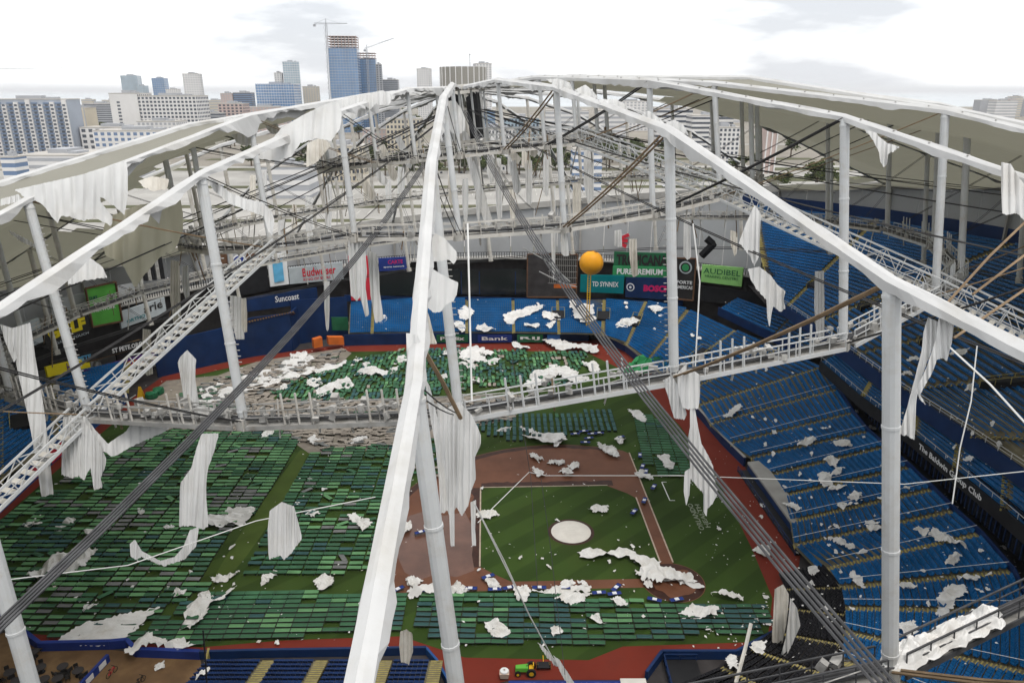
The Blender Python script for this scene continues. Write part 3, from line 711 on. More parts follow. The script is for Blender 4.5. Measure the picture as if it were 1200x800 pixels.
# royal blue camp beds with folded white sheets
mb = cot_mesh(); blue_me = mb.mesh('cot', [M['cot_navy'], M['cot_frame']])
mb = MB(); mb.box(-.28, .30, -.24, .24, .43, .50); sheet_me = mb.mesh('folded_sheet', M['sheet'])
BLUE = [(466,690,.7),(491,692,.1),(551,689,.0),(572,675,.5),(580,690,.05),(597,688,.3),(632,688,.0),(660,688,.0),(702,694,.1),(722,688,.9),(720,695,.2),(767,702,-.35),(793,702,.25),
        (750,533,1.4),(753,546,1.2),(757,552,1.3),(766,570,1.1),(755,586,1.2),(743,599,1.0),(684,505,.2),(694,508,.1),(702,507,.0),(690,513,.3),(674,508,.2),(727,512,.6),(493,623,.5),(506,538,.2),(474,568,.4),(686,518,0),(1e9,0,0)]
for x, y, r in BLUE[:-1]:
    p = at_z(x, y, .4); o = bpy.data.objects.new('cot', None); COL.objects.link(o); o.location = (p.x, p.y, .035); o.rotation_euler = (0, 0, r)
    link('canvas_bed', blue_me, o); link('folded_sheet', sheet_me, o)
    where = 'against the foul line clay' if y > 680 else 'by the first base path' if x > 730 else 'behind second base' if y < 530 and x > 600 else 'stranded near the infield clay'
    tag(o, 'royal blue camp bed with white sheets ' + where, 'camp bed', 'blue camp beds ' + where)

# ------------------------------------------------------------------ the cable dome (tilted towards the outfield)
TX, TY, A0 = -0.102, 0.072, radians(-88.4)
DN = V((TX, TY, 1)).normalized(); DX = V((1, 0, -TX)).normalized(); DY = DN.cross(DX)
def dome(r, k, z):
    a = A0 + k * radians(15); return V((CX, CY, 0)) + DX * (r*cos(a)) + DY * (r*sin(a)) + DN * z
RR = [84.0, 63.0, 41.0, 21.0]
ZT = [47.3, 55.5, 60.8, 63.6]; ZBt = [27.7, 37.7, 48.0, 55.5]
RIM_R, RIM_Z, HUB_R = 105.0, 39.0, 3.6
T = {}; B = {}
for k in range(24):
    for i in range(4): T[k, i] = dome(RR[i], k, ZT[i]); B[k, i] = dome(RR[i], k, ZBt[i])
FIXES = [(0,0,'T',485,452),(0,1,'T',505,192),(0,1,'B',538,486),(1,0,'T',1045,330),(1,0,'B',1043,785),(1,1,'T',784,152),(1,1,'B',790,442),(1,2,'T',652,103),(1,2,'B',661,267),
 (2,1,'T',990,138),(2,1,'B',988,403),(2,2,'T',761,95),(2,2,'B',765,250),(3,1,'T',1108,130),(3,1,'B',1096,346),(3,2,'T',837,98),(4,1,'T',1135,132),(4,1,'B',1126,318),
 (23,1,'T',235,205),(23,1,'B',286,495),(23,2,'T',397,132),(23,2,'B',416,278),(22,1,'T',32,235),(22,1,'B',104,486),(22,2,'T',292,137),(22,2,'B',318,291),(21,2,'T',222,147),(21,1,'T',-49,231),(23,0,'T',-75,412)]
for k, i, w, x, y in FIXES:                       # measured nodes of the damaged frame, moved sideways at their own distance
    D = T if w == 'T' else B; D[k, i] = at_d(x, y, depth(D[k, i]))
def hub(k, top=True): return dome(HUB_R, k, 64.6 if top else 57.0)
def rim(k, dr=0.0, dz=0.0): return dome(RIM_R + dr, k, RIM_Z + dz + 4.0 * max(0, cos(k * radians(15))) ** 2)

def ridge_cover(pts, w, seed, wild=.25):
    """clamped strip of membrane wrapped over the ridge cable, with ragged drooping edges"""
    P = []
    for a, b in zip(pts[:-1], pts[1:]):
        n = max(2, int((b - a).length / .7)); P += [lerp(a, b, i/n) for i in range(n)]
    P.append(pts[-1]); rows = []
    for i, p in enumerate(P):
        d = (P[min(i+1, len(P)-1)] - P[max(i-1, 0)]).normalized(); x = d.cross(DN).normalized(); u = x.cross(d)
        e0 = 1 + wild * (nz(i*.31, seed) + .7*nz(i*.9, seed+3)); e1 = 1 + wild * (nz(i*.29, seed+11) + .7*nz(i*.95, seed+17))
        h0 = 2.6 * wild * max(0, nz(i*.16, seed + 60) + .35*nz(i*.8, seed + 61) - .12); h1 = 2.6 * wild * max(0, nz(i*.15, seed + 70) + .35*nz(i*.85, seed + 71) - .12)
        q = .04 * nz(i*.5, seed + 5)
        q2 = .05 * nz(i*.22, seed + 31); q3 = .05 * nz(i*.27, seed + 47)
        rows.append([p + x*(-w*.5*e0) - u*(.34*e0 - .1 + h0), p + x*(-w*.43) + u*(.10 + q), p + x*(-w*.17 + q3) + u*(.24 + q2), p + x*(q2) + u*(.30 - q3), p + x*(w*.16 + q2) + u*(.22 + q3), p + x*(w*.41) + u*(.08 - q), p + x*(w*.5*e1) - u*(.34*e1 - .1 + h1)])
    mb = MB(); mb.grid(rows); mb.grid([[r[5] - DN*.1, r[1] - DN*.1] for r in rows])
    return mb
def mast_mesh(a, b, r, n=12):
    mb = MB(); L = (b - a).length; pts, rr = [a], [r*.8]
    for t in (.03, .34, .66, .95):                # flanged joints
        for dt, f in ((-.08, 1), (-.07, 1.09), (.07, 1.09), (.08, 1)): pts.append(lerp(a, b, t) + (b - a) * (dt / L)); rr.append(r * f)
    mb.tube(pts + [b], rr + [r*.8], n); return mb
SAG = {}
G_RIB = 'radial ribs of the torn dome'
def riblabel(k):
    if k == 0: return 'great white ridge rib running straight up to the dome crown, with flapping cloth'
    if k == 1: return 'long white roof rib next to the great ridge, crossing the club deck'
    if k == 23: return 'long white roof rib next to the great ridge, cloth bunched along it'
    if k == 22: return 'white roof rib hung with a big torn sheet over the left stand'
    if k == 2: return 'white roof rib in front of the olive membrane, with tall slim masts'
    if k == 3: return 'white roof rib directly above the radial stair truss over first base'
    o = ['first', 'second', 'third', 'fourth', 'fifth', 'sixth', 'seventh']
    if k < 9: return o[k-4] + ' membrane covered roof rib beyond the radial stair truss'
    if k > 15: return o[21-k] + ' membrane covered roof rib beyond the rib with the big torn sheet'
    return o[k-9] + ' bare roof rib over the outfield, counting from the light green banner'
for k in range(24):
    root = empty('roof_rib', riblabel(k), 'roof rib', G_RIB)
    nodes = [hub(k), T[k,3], T[k,2], T[k,1], T[k,0], rim(k)]
    w = .84 if k == 0 else .9 if k in (1, 23, 22) else .66
    ridge_cover(nodes, w, k * 3.7, {0: .38, 23: .8, 22: .7, 1: .32, 21: .6}.get(k, .22)).build('ridge', M['ridge_cloth'], root)
    if k in (2, 3):
        mb = MB()
        for a, b in zip(nodes[:-1], nodes[1:]):
            n = int((b - a).length / 2.6); e = (b - a).normalized(); x = e.cross(DN).normalized(); u = x.cross(e)
            for j in range(n): q = lerp(a, b, (j + .5) / n) + u * .27; mb.beam(q - x*w*.24, q + x*w*.24, .10, .07, 0, u)
        o_ = mb.build('clamp', M['clutter'], root); o_['kind'] = 'stuff'
    for i in range(4):
        if k in (0, 12) and i == 3: pass
        r = (.40, .36, .30, .24)[i]
        mast_mesh(T[k,i] - DN*.05, B[k,i], r).build('mast', M['steel'] if (k <= 8 or k >= 19) else M['steel_old'], root)
        if (k, i) in ((1,1), (22,1), (0,1), (23,1), (21,1)):
            mb = MB(); d = B[k,i] - T[k,i]; L = d.length; sx = -1 if k == 1 else 1
            for j in range(int(L * .85 / .45)):
                q = T[k,i] + d * ((L*.12 + j*.45) / L) + V((sx*(r + .1), 0, 0)); mb.beam(q - V((.16,0,0)), q + V((.16,0,0)), .07, .05)
            mb.build('ladder', M['clutter'], root)
        mb = MB(); mb.beam(B[k,i] - DN*.5, B[k,i] + DN*.4, .95, .95); mb.build('node_casting', M['steel_old'], root)
    # diagonal cables from each hoop node up to the next mast outwards
    for i in range(4):
        a = B[k,i]; b = T[k,i-1] if i else rim(k)
        mb = MB()
        off = (b - a).cross(DN).normalized() * .22
        sg = 1.2 if i == 0 else .5
        for s_ in (-1, 1):
            mb.tube([lerp(a, b, t) + off*s_ - V((0,0, sg*4*t*(1-t)*.5)) for t in (0, .25, .5, .75, 1)], .085 if k in (1,2) else .04, 5)
        mb.build('diagonal_cable', M['cable_tan'] if k in (1, 3, 4, 22) else M['cable'], root)
    mb = MB(); mb.tube([B[k,3], hub(k, False)], .09, 5); mb.build('diagonal_cable', M['cable'], root)

# valley cables between the ribs, slack where the membrane is gone
for k in range(24):
    kk = {0: .585, 23: 23.27}.get(k, k + .5); a, b = dome(HUB_R, kk, 61.5), dome(RIM_R, kk, RIM_Z - 1.2)
    sag = {0: 3.6, 23: 4.0, 22: 2.6, 1: 2.0, 21: 1.2}.get(k, 2.0)
    big = k in (0, 23)
    mb = MB(); off = (b - a).cross(DN).normalized()
    for s_ in ((-1.5, -.5, .5, 1.5) if big else (-.5, .5)):
        pts = [lerp(a, b, t) + off * (s_ * (.2 if big else .26)) - V((0, 0, 4 * sag * t * (1 - t))) for t in [j/14 for j in range(15)]]
        mb.tube(pts, .06 if big else .05, 5)
    lab = {0: 'slack bundle of grey valley cables crossing the infield and first base line', 23: 'slack bundle of grey valley cables crossing the left field camp beds'}.get(k, 'dark pair of valley cables strung between two roof ribs')
    tag(mb.build('valley_cable', M['cable_grey'] if big else M['cable']), lab, 'cable', 'valley cables of the dome')

# hub at the crown
root = empty('dome_hub', 'tension ring at the crown of the dome with dark inner cylinder', 'hub')
c0 = V((CX, CY, 0))
mb = MB()
def ring(r, z0, z1, th, n=48):
    for j in range(n):
        a0_, a1_ = j * 24 / n, (j + 1) * 24 / n
        mb.hexa([dome(r, a0_, z0), dome(r, a1_, z0), dome(r + th, a1_, z0), dome(r + th, a0_, z0), dome(r, a0_, z1), dome(r, a1_, z1), dome(r + th, a1_, z1), dome(r + th, a0_, z1)])
ring(3.2, 64.2, 65.0, .5); mb.build('top_ring', M['steel_old'], root)
mb = MB(); ring(3.2, 56.6, 57.4, .5); mb.build('bottom_ring', M['steel_old'], root)
mb = MB(); [mb.tube([dome(3.45, j*2, 57), dome(3.45, j*2, 64.5)], .16, 8) for j in range(12)]; mb.build('post', M['steel'], root)
mb = MB()
for j in range(24):
    if rnd() < .35: continue
    z0 = 57.2 + uni(0, 2.5); mb.hexa([dome(2.7, j, z0), dome(2.7, j+1, z0), dome(2.8, j+1, z0), dome(2.8, j, z0), dome(2.7, j, 64), dome(2.7, j+1, 63.6), dome(2.8, j+1, 63.6), dome(2.8, j, 64)])
mb.build('dark_liner', M['black'], root)

# hoop catwalks
def catwalk_seg(a, b, root, wid=1.5, rich=1.0, seed=0, bundle=True, rmat=None):
    d = b - a; L = d.length; d.normalize(); x = d.cross(DN).normalized(); u = x.cross(d); rs = random.Random(seed)
    a2, b2 = a + d * .5, b - d * .5
    mb = MB(); mb.hexa([a2 - x*wid/2 - u*.12, b2 - x*wid/2 - u*.12, b2 + x*wid/2 - u*.12, a2 + x*wid/2 - u*.12, a2 - x*wid/2, b2 - x*wid/2, b2 + x*wid/2, a2 + x*wid/2])
    mb.build('walkway', M['deck'], root)
    mb = MB()
    for s_ in (-1, 1):
        e = x * (s_ * wid / 2)
        mb.beam(a2 + e - u*.2, b2 + e - u*.2, .16, .34, 0, u)
        mb.beam(a2 + e + u*1.15, b2 + e + u*1.15, .09, .09, 0, u); mb.beam(a2 + e + u*.62, b2 + e + u*.62, .06, .06, 0, u)
        n = max(2, int(L / 1.7))
        for j in range(n + 1): q = lerp(a2, b2, j/n) + e; mb.beam(q - u*.2, q + u*1.15, .07, .07)
    mb.build('railing', rmat or (M['steel_old'] if rich < 1 else M['steel']), root)
    if bundle:
        mb = MB()
        for s_ in range(4):
            o_ = x * (-.35 + .22*s_) + u * (.35 + .05*(s_ % 2)); mb.tube([a + o_, lerp(a, b, .5) + o_ - u*.15, b + o_], .10, 6)
        mb.build('hoop_cable', M['cable_grey'], root)
    mb = MB()                                     # speakers, lamps, cable trays, conduit
    for j in range(int(L * 1.1 * rich)):
        q = lerp(a2, b2, rs.random()) + x * (rs.choice((-1, 1)) * (wid/2 + rs.uniform(-.2, .25))) + u * rs.uniform(.1, 1.3)
        w_, h_ = rs.uniform(.2, .55), rs.uniform(.2, .6); ang = rs.uniform(0, 3); q2 = q + V((cos(ang), sin(ang), rs.uniform(-.4, .4))) * rs.uniform(.2, .7)
        mb.beam(q, q2, w_, h_)
    for j in range(int(L * .5 * rich)):
        q = lerp(a2, b2, rs.random()) + x * rs.uniform(-.7, .7) + u * rs.uniform(.2, 1.2)
        mb.tube([q, q + d * rs.uniform(.8, 3) + u * rs.uniform(-.5, .6) + x * rs.uniform(-.4, .4)], .04, 4)
    if mb.f: o_ = mb.build('lighting_rig', M['clutter'], root); o_['kind'] = 'stuff'
    if rich >= 1:
        for t in (.2, .62):
            for j in range(3): mb = MB(); q = lerp(a2, b2, t) + d * (j * 1.1) + x * (wid/2) ; mb.beam(q, q + u * 2.4, .12, .12); mb.build('stanchion', M['steel_old'] if rmat else M['steel'], root)
HL = ['outermost hoop walkway beneath the roof edge, fabric heaped on it', 'large polygonal hoop walkway with railings circling above the field', 'middle hoop walkway under the inner masts', 'small inner hoop walkway round the dome crown']
for i in range(4):
    root = empty('hoop_walkway', HL[i], 'walkway', 'hoop walkways of the dome')
    for k in range(24):
        a, b = B[k,i], B[(k+1) % 24,i]
        if i == 0 and 4 < k < 21: continue
        pm = proj((a + b) / 2)
        catwalk_seg(a, b, root, (1.1, 1.5, 1.2, 1.2)[i], 1.6 if i == 1 and k in (21, 22, 23) else 1.0 if (k > 18 or k < 6) and i == 1 else .12 if i == 0 else .75, k*7+i, True, M['cable_grey'] if i == 0 else M['rail_grey'] if i == 1 and k > 18 else None)
        if i in (1, 2, 3):
            rs_ = random.Random(900 + k * 5 + i)
            for j in range(3 if i < 3 else 2):
                q = lerp(a, b, rs_.random()); mb = MB(); L_ = rs_.uniform(1.5, 6.5) if 5 < k < 20 else rs_.uniform(.6, 1.8); e = V((rs_.uniform(-.4, .4), rs_.uniform(-.4, .4), -1)).normalized()
                mb.tube([q + DN * rs_.uniform(0, 2), q + e * L_], rs_.uniform(.05, .11), 6); mb.build('hanger', M['steel_old'] if rs_.random() < .7 else M['cable_tan'], root)
# remaining part of the outer hoop without walkway: its cables
root = empty('hoop_cable', 'bare outer hoop cables slung beneath the far roof edge', 'cable')
for k in range(5, 21):
    mb = MB(); a, b = B[k,0], B[(k+1) % 24,0]
    for s_ in (-.2, .2): mb.tube([a + DN*s_, b + DN*s_], .1, 5)
    mb.build('cable', M['cable'], root)
# radial stair trusses
def truss(k, label, last=6):
    root = empty('radial_truss', label, 'truss', 'radial stair trusses')
    pts = [rim(k) + DN * -13.5, B[k,0], B[k,1], B[k,2], B[k,3], hub(k, False)][:last]
    for a, b in zip(pts[:-1], pts[1:]):
        d = b - a; L = d.length; d.normalize(); x = d.cross(DN).normalized(); u = x.cross(d); n = max(3, int(L / 1.9)); mb = MB(); w, h = 1.0, (1.9 if k == 3 else 1.1)
        for s_ in (-1, 1):
            e = x * (s_ * w)
            mb.beam(a + e, b + e, .2, .26, 0, u); mb.beam(a + e + u*h, b + e + u*h, .15, .15, 0, u); mb.beam(a + e + u*h*.5, b + e + u*h*.5, .07, .07, 0, u)
            for j in range(n + 1):
                q = lerp(a, b, j/n) + e; mb.beam(q, q + u*h, .09, .09)
                if j < n: q2 = lerp(a, b, (j+1)/n) + e; mb.beam(q + (u*h if j % 2 else u*0), q2 + (u*0 if j % 2 else u*h), .07, .07)
        mb.build('side_frame', M['steel'], root)
        mb = MB()
        for j in range(int(L / .9)):
            q = a + d * (j * .9); mb.beam(q - x*w, q + x*w, .45, .08, 0, u)
        mb.build('tread', M['steel_old'], root)
truss(3, 'white lattice stair truss climbing from the first base stand to the crown')
truss(22, 'white lattice stair truss rising over the left field camp beds', 4)

# compression ring and outer wall
root = empty('stadium_wall', 'round grey panelled outer wall of the stadium with white parapet', 'wall')
N = 96
def rimpt(j, dr=0.0, dz=0.0): return rim(j * 24 / N, dr, dz)
for j in range(N):
    a, b = rimpt(j), rimpt(j + 1)
    mb = MB(); g = .05
    a_, b_ = lerp(a, b, .012), lerp(a, b, .988)
    n = V((a.x + b.x - 2*CX, a.y + b.y - 2*CY, 0)).normalized() * .35
    k_ = lambda p, z: V((p.x, p.y, z))
    mb.hexa([k_(a_, -.2), k_(b_, -.2), k_(b_ + n, -.2), k_(a_ + n, -.2), a_, b_, b_ + n, a_ + n])
    mb.build('wall_panel', M['grey_wall'], root)
mb = MB()
for j in range(N):
    a, b = rimpt(j), rimpt(j+1); o_ = V((a.x - CX, a.y - CY, 0)).normalized()
    mb.hexa([rimpt(j,-.6,-.6), rimpt(j+1,-.6,-.6), rimpt(j+1,2.4,-.6), rimpt(j,2.4,-.6), rimpt(j,-.6,1.1), rimpt(j+1,-.6,1.1), rimpt(j+1,2.4,1.1), rimpt(j,2.4,1.1)])
mb.build('compression_ring', M['concrete_grey'], root)
mb = MB()
for j in range(N):
    if j % 4 == 0: a = rimpt(j, -.5, 0); mb.beam(V((a.x, a.y, 0)), a, .5, .5)
mb.build('column', M['concrete_grey'], root)

# surviving membrane panels
M['edge'] = M['fabric']
def panel(k, v0, v1, seed, tear=.0, edge=True, sag=2.2, label=None, u0=0.0, u1=1.0):
    """membrane between rib k and k+1 from radius fraction v0 (hub) to v1 (rim)"""
    rad = [HUB_R, 21, 41, 63, 84, RIM_R]
    def pt(kk, r):
        k0 = int(kk) % 24
        nod = lambda q: [hub(q), T[q,3], T[q,2], T[q,1], T[q,0], rim(q)]
        f_ = kk - int(kk)
        A_, B_ = nod(k0), nod((k0 + 1) % 24)
        for i in range(5):
            if r <= rad[i+1] or i == 4:
                t = (r - rad[i]) / (rad[i+1] - rad[i]); p = lerp(lerp(A_[i], A_[i+1], t), lerp(B_[i], B_[i+1], t), f_); break
        s_ = sag * min(1, r / 60) * (1 - abs(2*f_ - 1)) 
        if r > 90: s_ *= (RIM_R - r) / 15 * .8 + .2
        return p - DN * s_
    nu, nv = 14, max(6, int((v1 - v0) / 1.6)); rows = []
    for i in range(nv + 1):
        r = lerp(v0, v1, i/nv); rows.append([pt(k + lerp(u0, u1, j/nu) * .9999, r) + DN * (.15 * nz(i*.4, j*.4, seed) - .1) for j in range(nu + 1)])
    def keep(i, j):
        if not tear: return True
        fi, fj = i / nv, (j + .5) / nu
        e = min(fi * nv * .35, 1.5)               # torn along the inner edge and in holes
        return nz(fi*3.1 + seed, fj*2.4, seed) + .35*nz(fi*11, fj*8, seed+4) + e * .45 - .25 > tear - .5
    mb = MB(); mb.grid(rows, 0, keep); o = mb.build('roof_membrane', M['membrane'], None, True)
    tag(o, label or 'large olive grey roof membrane panel still stretched between two ribs', 'roof membrane', 'surviving membrane panels')
for k, v0, v1, te in [(3, 9, 105, .40), (4, 8, 105, .26), (5, 8, 105, .2), (6, 14, 105, .18), (7, 34, 105, .25), (8, 96, 105, .4), (2, 94, 105, .3)]:
    panel(k, v0, v1, k * 1.9, te, label='olive roof membrane outside the %s rib from the great ridge towards first base' % ['second','third','fourth','fifth','sixth','seventh','eighth'][k-2])
for k, v0, v1, te in [(21, 20, 105, .36), (20, 14, 105, .26), (19, 20, 105, .2), (18, 32, 105, .25), (17, 46, 105, .28), (16, 74, 105, .3), (15, 94, 105, .3)]:
    panel(k, v0, v1, k * 1.3, te, label='olive roof membrane outside the %s rib from the great ridge towards left field' % ['second','third','fourth','fifth','sixth','seventh','eighth'][21-k])

# ------------------------------------------------------------------ facades, boards and lettering round the bowl
def board_pts(xl, xr, yt, yb, R):
    ytl, ytr = yt if isinstance(yt, tuple) else (yt, yt); ybl, ybr = yb if isinstance(yb, tuple) else (yb, yb)
    L_, R_ = at_r(xl, (ytl + ybl) / 2, R), at_r(xr, (ytr + ybr) / 2, R)
    zt = (at_Y(xl, ytl, L_.y).z, at_Y(xr, ytr, R_.y).z); zb = (at_Y(xl, ybl, L_.y).z, at_Y(xr, ybr, R_.y).z)
    return L_, R_, zt, zb
def board(name, label, cat, xl, xr, yt, yb, R, m, texts=(), th=.5, group=None, parent=None, frame=None):
    L_, R_, zt, zb = board_pts(xl, xr, yt, yb, R)
    root = parent or empty(name, label, cat, group)
    mb = MB(); k = lambda p, z, o: V((p.x, p.y, z)) + o
    nrm = (R_ - L_); nrm.z = 0; W = nrm.length; ux = nrm.normalized(); n = ux.cross(V((0,0,1))); o = -n * th; z0 = V()
    mb.hexa([k(L_, zb[0], z0), k(R_, zb[1], z0), k(R_, zb[1], o), k(L_, zb[0], o), k(L_, zt[0], z0), k(R_, zt[1], z0), k(R_, zt[1], o), k(L_, zt[0], o)])
    mb.build('panel' if not parent else name, M[m], root)
    if frame:
        mb = MB(); c4 = [k(L_, zb[0], n*.1), k(R_, zb[1], n*.1), k(R_, zt[1], n*.1), k(L_, zt[0], n*.1)]
        for i in range(4): mb.beam(c4[i], c4[(i+1) % 4], .35, .35)
        mb.build('frame', M[frame], root)
    for t in texts:
        s_, fx, fy, fw, fh, tm = t[:6]
        zc_l, zc_r = lerp(zb[0], zt[0], fy), lerp(zb[1], zt[1], fy)
        a = k(L_, zc_l, z0); b = k(R_, zc_r, z0); u = (b - a).normalized(); up = V((0,0,1)); H_ = (zt[0] - zb[0] + zt[1] - zb[1]) / 2
        letters(s_, lerp(a, b, fx) + n * .06, u, up, W * fw, H_ * fh, M[tm], root, t[6] if len(t) > 6 else .015)
    return root, (L_, R_, zt, zb, ux, n)
def disc_logo(root, info, fx, fy, r, m, name='emblem', off=.1, n=20):
    L_, R_, zt, zb, ux, nn = info; c = lerp(V((L_.x, L_.y, lerp(zb[0], zt[0], fy))), V((R_.x, R_.y, lerp(zb[1], zt[1], fy))), fx) + nn * off
    mb = MB(); up = V((0,0,1)); f0 = [c + ux*(r*cos(2*pi*i/n)) + up*(r*sin(2*pi*i/n)) for i in range(n)]
    mb.face(f0); mb.face([p - nn*.06 for p in f0[::-1]])
    for i in range(n): mb.face([f0[i], f0[i] - nn*.06, f0[(i+1)%n] - nn*.06, f0[(i+1)%n]])
    mb.build(name, M[m], root); return c
# dark concourse behind everything on the outfield side
root = empty('outfield_concourse', 'dark outfield concourse wall with black picket fence above', 'wall')
xs = list(range(120, 960, 24)); mb = MB(); pts = [at_r(x, 330, 102.5) for x in xs]; wall_strip(mb, pts, 2.0, 18.3, .4); mb.build('back_wall', M['dark_wall'], root)
mb = MB(); wall_strip(mb, [at_r(x, 330, 101.0) for x in xs], 18.3, 18.7, 3.0); mb.build('ledge', M['concrete_grey'], root)
mb = MB()
for i in range(len(xs) - 1):
    a, b = at_r(xs[i], 300, 100), at_r(xs[i+1], 300, 100)
    for t in range(8): q = lerp(a, b, t/8); mb.beam(V((q.x, q.y, 18.7)), V((q.x, q.y, 20.3)), .16, .1)
    mb.beam(V((a.x, a.y, 20.3)), V((b.x, b.y, 20.3)), .1, .1)
mb.build('fence', M['black'], root)
G_B = 'boards round the outfield'
rt, inf = board('window_band', 'long black glazed band behind the right field seats', 'glazing', 428, 540, (322, 315), (347, 345), 99.5, 'darkglass')
rt, inf = board('window_band', 'black glazed band left of the red and white stair tower', 'glazing', 541, 618, 315, 345, 99.5, 'darkglass')
mb = MB()
for i in range(9): 
    a = at_r(436 + i*21, 345, 99.2); b = at_r(436 + i*21, 318, 99.2); mb.beam(V((a.x, a.y, a.z)), V((a.x, a.y, b.z)), .2, .2)
mb.build('mullion', M['navy'], rt)
def long_board(name, label, cat, xl, xr, yt, yb, R, m, n):
    root = empty(name, label, cat)
    for i in range(n):
        f0, f1 = i/n, (i+1)/n
        board('panel', '', '', lerp(xl, xr, f0), lerp(xl, xr, f1), (lerp(yt[0], yt[1], f0), lerp(yt[0], yt[1], f1)), (lerp(yb[0], yb[1], f0), lerp(yb[0], yb[1], f1)), R, m, parent=root)
    return root
long_board('navy_band', 'navy padded strip between black glazing and right field seats', 'wall', 404, 800, (346, 352), (353, 358), 98.9, 'navy', 14)
rt, inf = board('stair_tower', 'brown framed stair tower with dark cage and red panel', 'tower', 618, 676, 298, 348, 99, 'dark_wall', frame='brick')
board('panel', '', '', 649, 675, 333, 337.5, 98.7, 'orange', parent=rt, th=.2); 
mb = MB(); L_, R_, zt, zb, ux, n = inf
for i in range(14): q = lerp(L_, R_, .45 + i*.04); mb.beam(V((q.x, q.y, lerp(zb[0], zt[0], .35))) + n*.3, V((q.x, q.y, zt[0])) + n*.3, .07, .07)
for i in range(5): a, b = lerp(L_, R_, .42), R_; z = lerp(zb[0], zt[0], .35 + .14*i); mb.beam(V((a.x, a.y, z)) + n*.3, V((b.x, b.y, z)) + n*.3, .1, .1)
mb.build('cage', M['clutter'], rt)
board('advert_board', 'teal board with white lettering behind the yellow pole', 'sign', 680, 731, (322, 323), (342, 344), 98.5, 'teal', [('TD SYNNEX', .58, .5, .6, .28, 'white')], group=G_B)
rt, inf = board('advert_board', 'dark green juice advert with a bright green ribbon', 'sign', 719, 785, (295, 297), (326, 327), 99.5, 'dkgreen', [('TROPICANA', .5, .72, .9, .42, 'char', .04)], group=G_B)
board('ribbon', '', '', 718, 782, (311.5, 313), (324, 325), 99.2, 'juice', [('PURE PREMIUM', .5, .5, .84, .55, 'white', .03)], parent=rt, th=.3)
rt, inf = board('advert_board', 'navy board with round white emblem and crimson lettering', 'sign', 733, 793, (325, 326), (348, 352), 98.5, 'navy', [('BOSCH', .62, .5, .52, .32, 'magenta', .06)], group=G_B)
c_ = disc_logo(rt, inf, .1, .52, 1.15, 'white'); disc_logo(rt, inf, .1, .52, .85, 'navy', 'emblem', .16); disc_logo(rt, inf, .1, .52, .35, 'white', 'emblem', .22)
rt, inf = board('advert_board', 'tall charcoal board with round green and white emblem', 'sign', 784, 814, (302, 303), (349, 352), 98.3, 'char', [('FORTE', .62, .42, .6, .08, 'white', .02), ('AMERICAS', .62, .30, .66, .08, 'white', .02)], group=G_B, frame='brick')
disc_logo(rt, inf, .62, .78, 1.75, 'silver'); disc_logo(rt, inf, .62, .78, 1.35, 'char', 'emblem', .16); disc_logo(rt, inf, .62, .78, .95, 'juice', 'emblem', .22)
board('banner', 'light green hearing banner with thin dark capitals', 'banner', 822, 870, (310, 314), (330, 336), 98.2, 'lime', [('AUDIBEL', .5, .68, .9, .3, 'dkgreen', 0.0), ('HEARING CENTERS', .5, .38, .8, .14, 'dkgreen', 0.0)], group=G_B)
rt = board('arrow_sign', 'red arrow shaped sign high on the grey wall', 'sign', 722, 738, 275, 288, 103.8, 'grey_wall')[0]
mb = MB(); a, b, c2 = at_r(721, 282, 103), at_r(737, 275, 103), at_r(734, 289, 103); mb.beam(a, b, .5, .9); mb.beam(a, c2, .5, .9); mb.beam(a, lerp(b, c2, .5), .5, .9); mb.build('arrow', M['red'], rt)
# dark stepped recess under the light green banner
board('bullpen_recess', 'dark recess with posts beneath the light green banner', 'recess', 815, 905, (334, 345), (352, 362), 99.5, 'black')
# corner decks right of the boards
for (a, b, c2, d2, zf, zb_, lab) in [((842,362),(905,392),(862,350),(925,372), 10.5, 12.5, 'small raised block of blue seats under the light green banner'), ((905,392),(950,415),(925,372),(975,395), 10.5, 12.8, 'small raised block of blue seats before the upper deck')]:
    r = empty('seating_section', lab, 'seats', 'raised corner seats')
    section(at_z(*a, zf), at_z(*b, zf), at_z(*c2, zb_), at_z(*d2, zb_), 6, r, M['seat'], .3, .3)
    mb = MB(); wall_strip(mb, [at_z(*a, zf), at_z(*b, zf)], zf - 1.6, zf + .5, .3); mb.build('fascia', M['navy'], r)
# navy band on top of the upper deck and the light wall above
root = empty('upper_band', 'navy band wall above the topmost rows of the upper deck', 'wall')
mb = MB(); pts = [V((CX + 101.6*cos(radians(a)), CY + 101.6*sin(radians(a)), 0)) for a in range(54, -56, -5)]; wall_strip(mb, pts, 35.5, 39.0, .3); mb.build('band', M['navy'], root)
# --- centre field: batter's eye
root = empty('batters_eye', 'tall navy screen wall in straightaway centre field', 'wall')
for i, ((x0, b0, t0), (x1, b1, t1)) in enumerate(zip([(185,442,403),(262,424,385),(300,417,372)], [(262,424,385),(300,417,372),(343,411,367)])):
    a, b = at_z(x0, b0), at_z(x1, b1); za, zb_ = at_Y(x0, t0, a.y).z, at_Y(x1, t1, b.y).z; mb = MB(); wall_strip(mb, [a, b], 0, [za, zb_], .5); mb.build('wall_panel', M['navy'], root)
a, b = at_z(343, 411), at_r(352, 395, 97); mb = MB(); wall_strip(mb, [a, b], 0, at_Y(343, 367, a.y).z, .5); mb.build('side_panel', M['navy'], root)
mb = MB(); pl_ = [at_r(x, y, 96.5) for x, y in [(262,366),(300,362),(345,358)]]; fl_ = [at_Y(x, y, at_z(x, b_).y) for x, y, b_ in [(262,385,424),(300,372,417),(343,367,411)]]
mb.grid([[p - V((0,0,.2)) for p in fl_], [V((p.x, p.y, 7.5)) for p in pl_]]); mb.build('deck', M['brick'], root)
mb = MB()
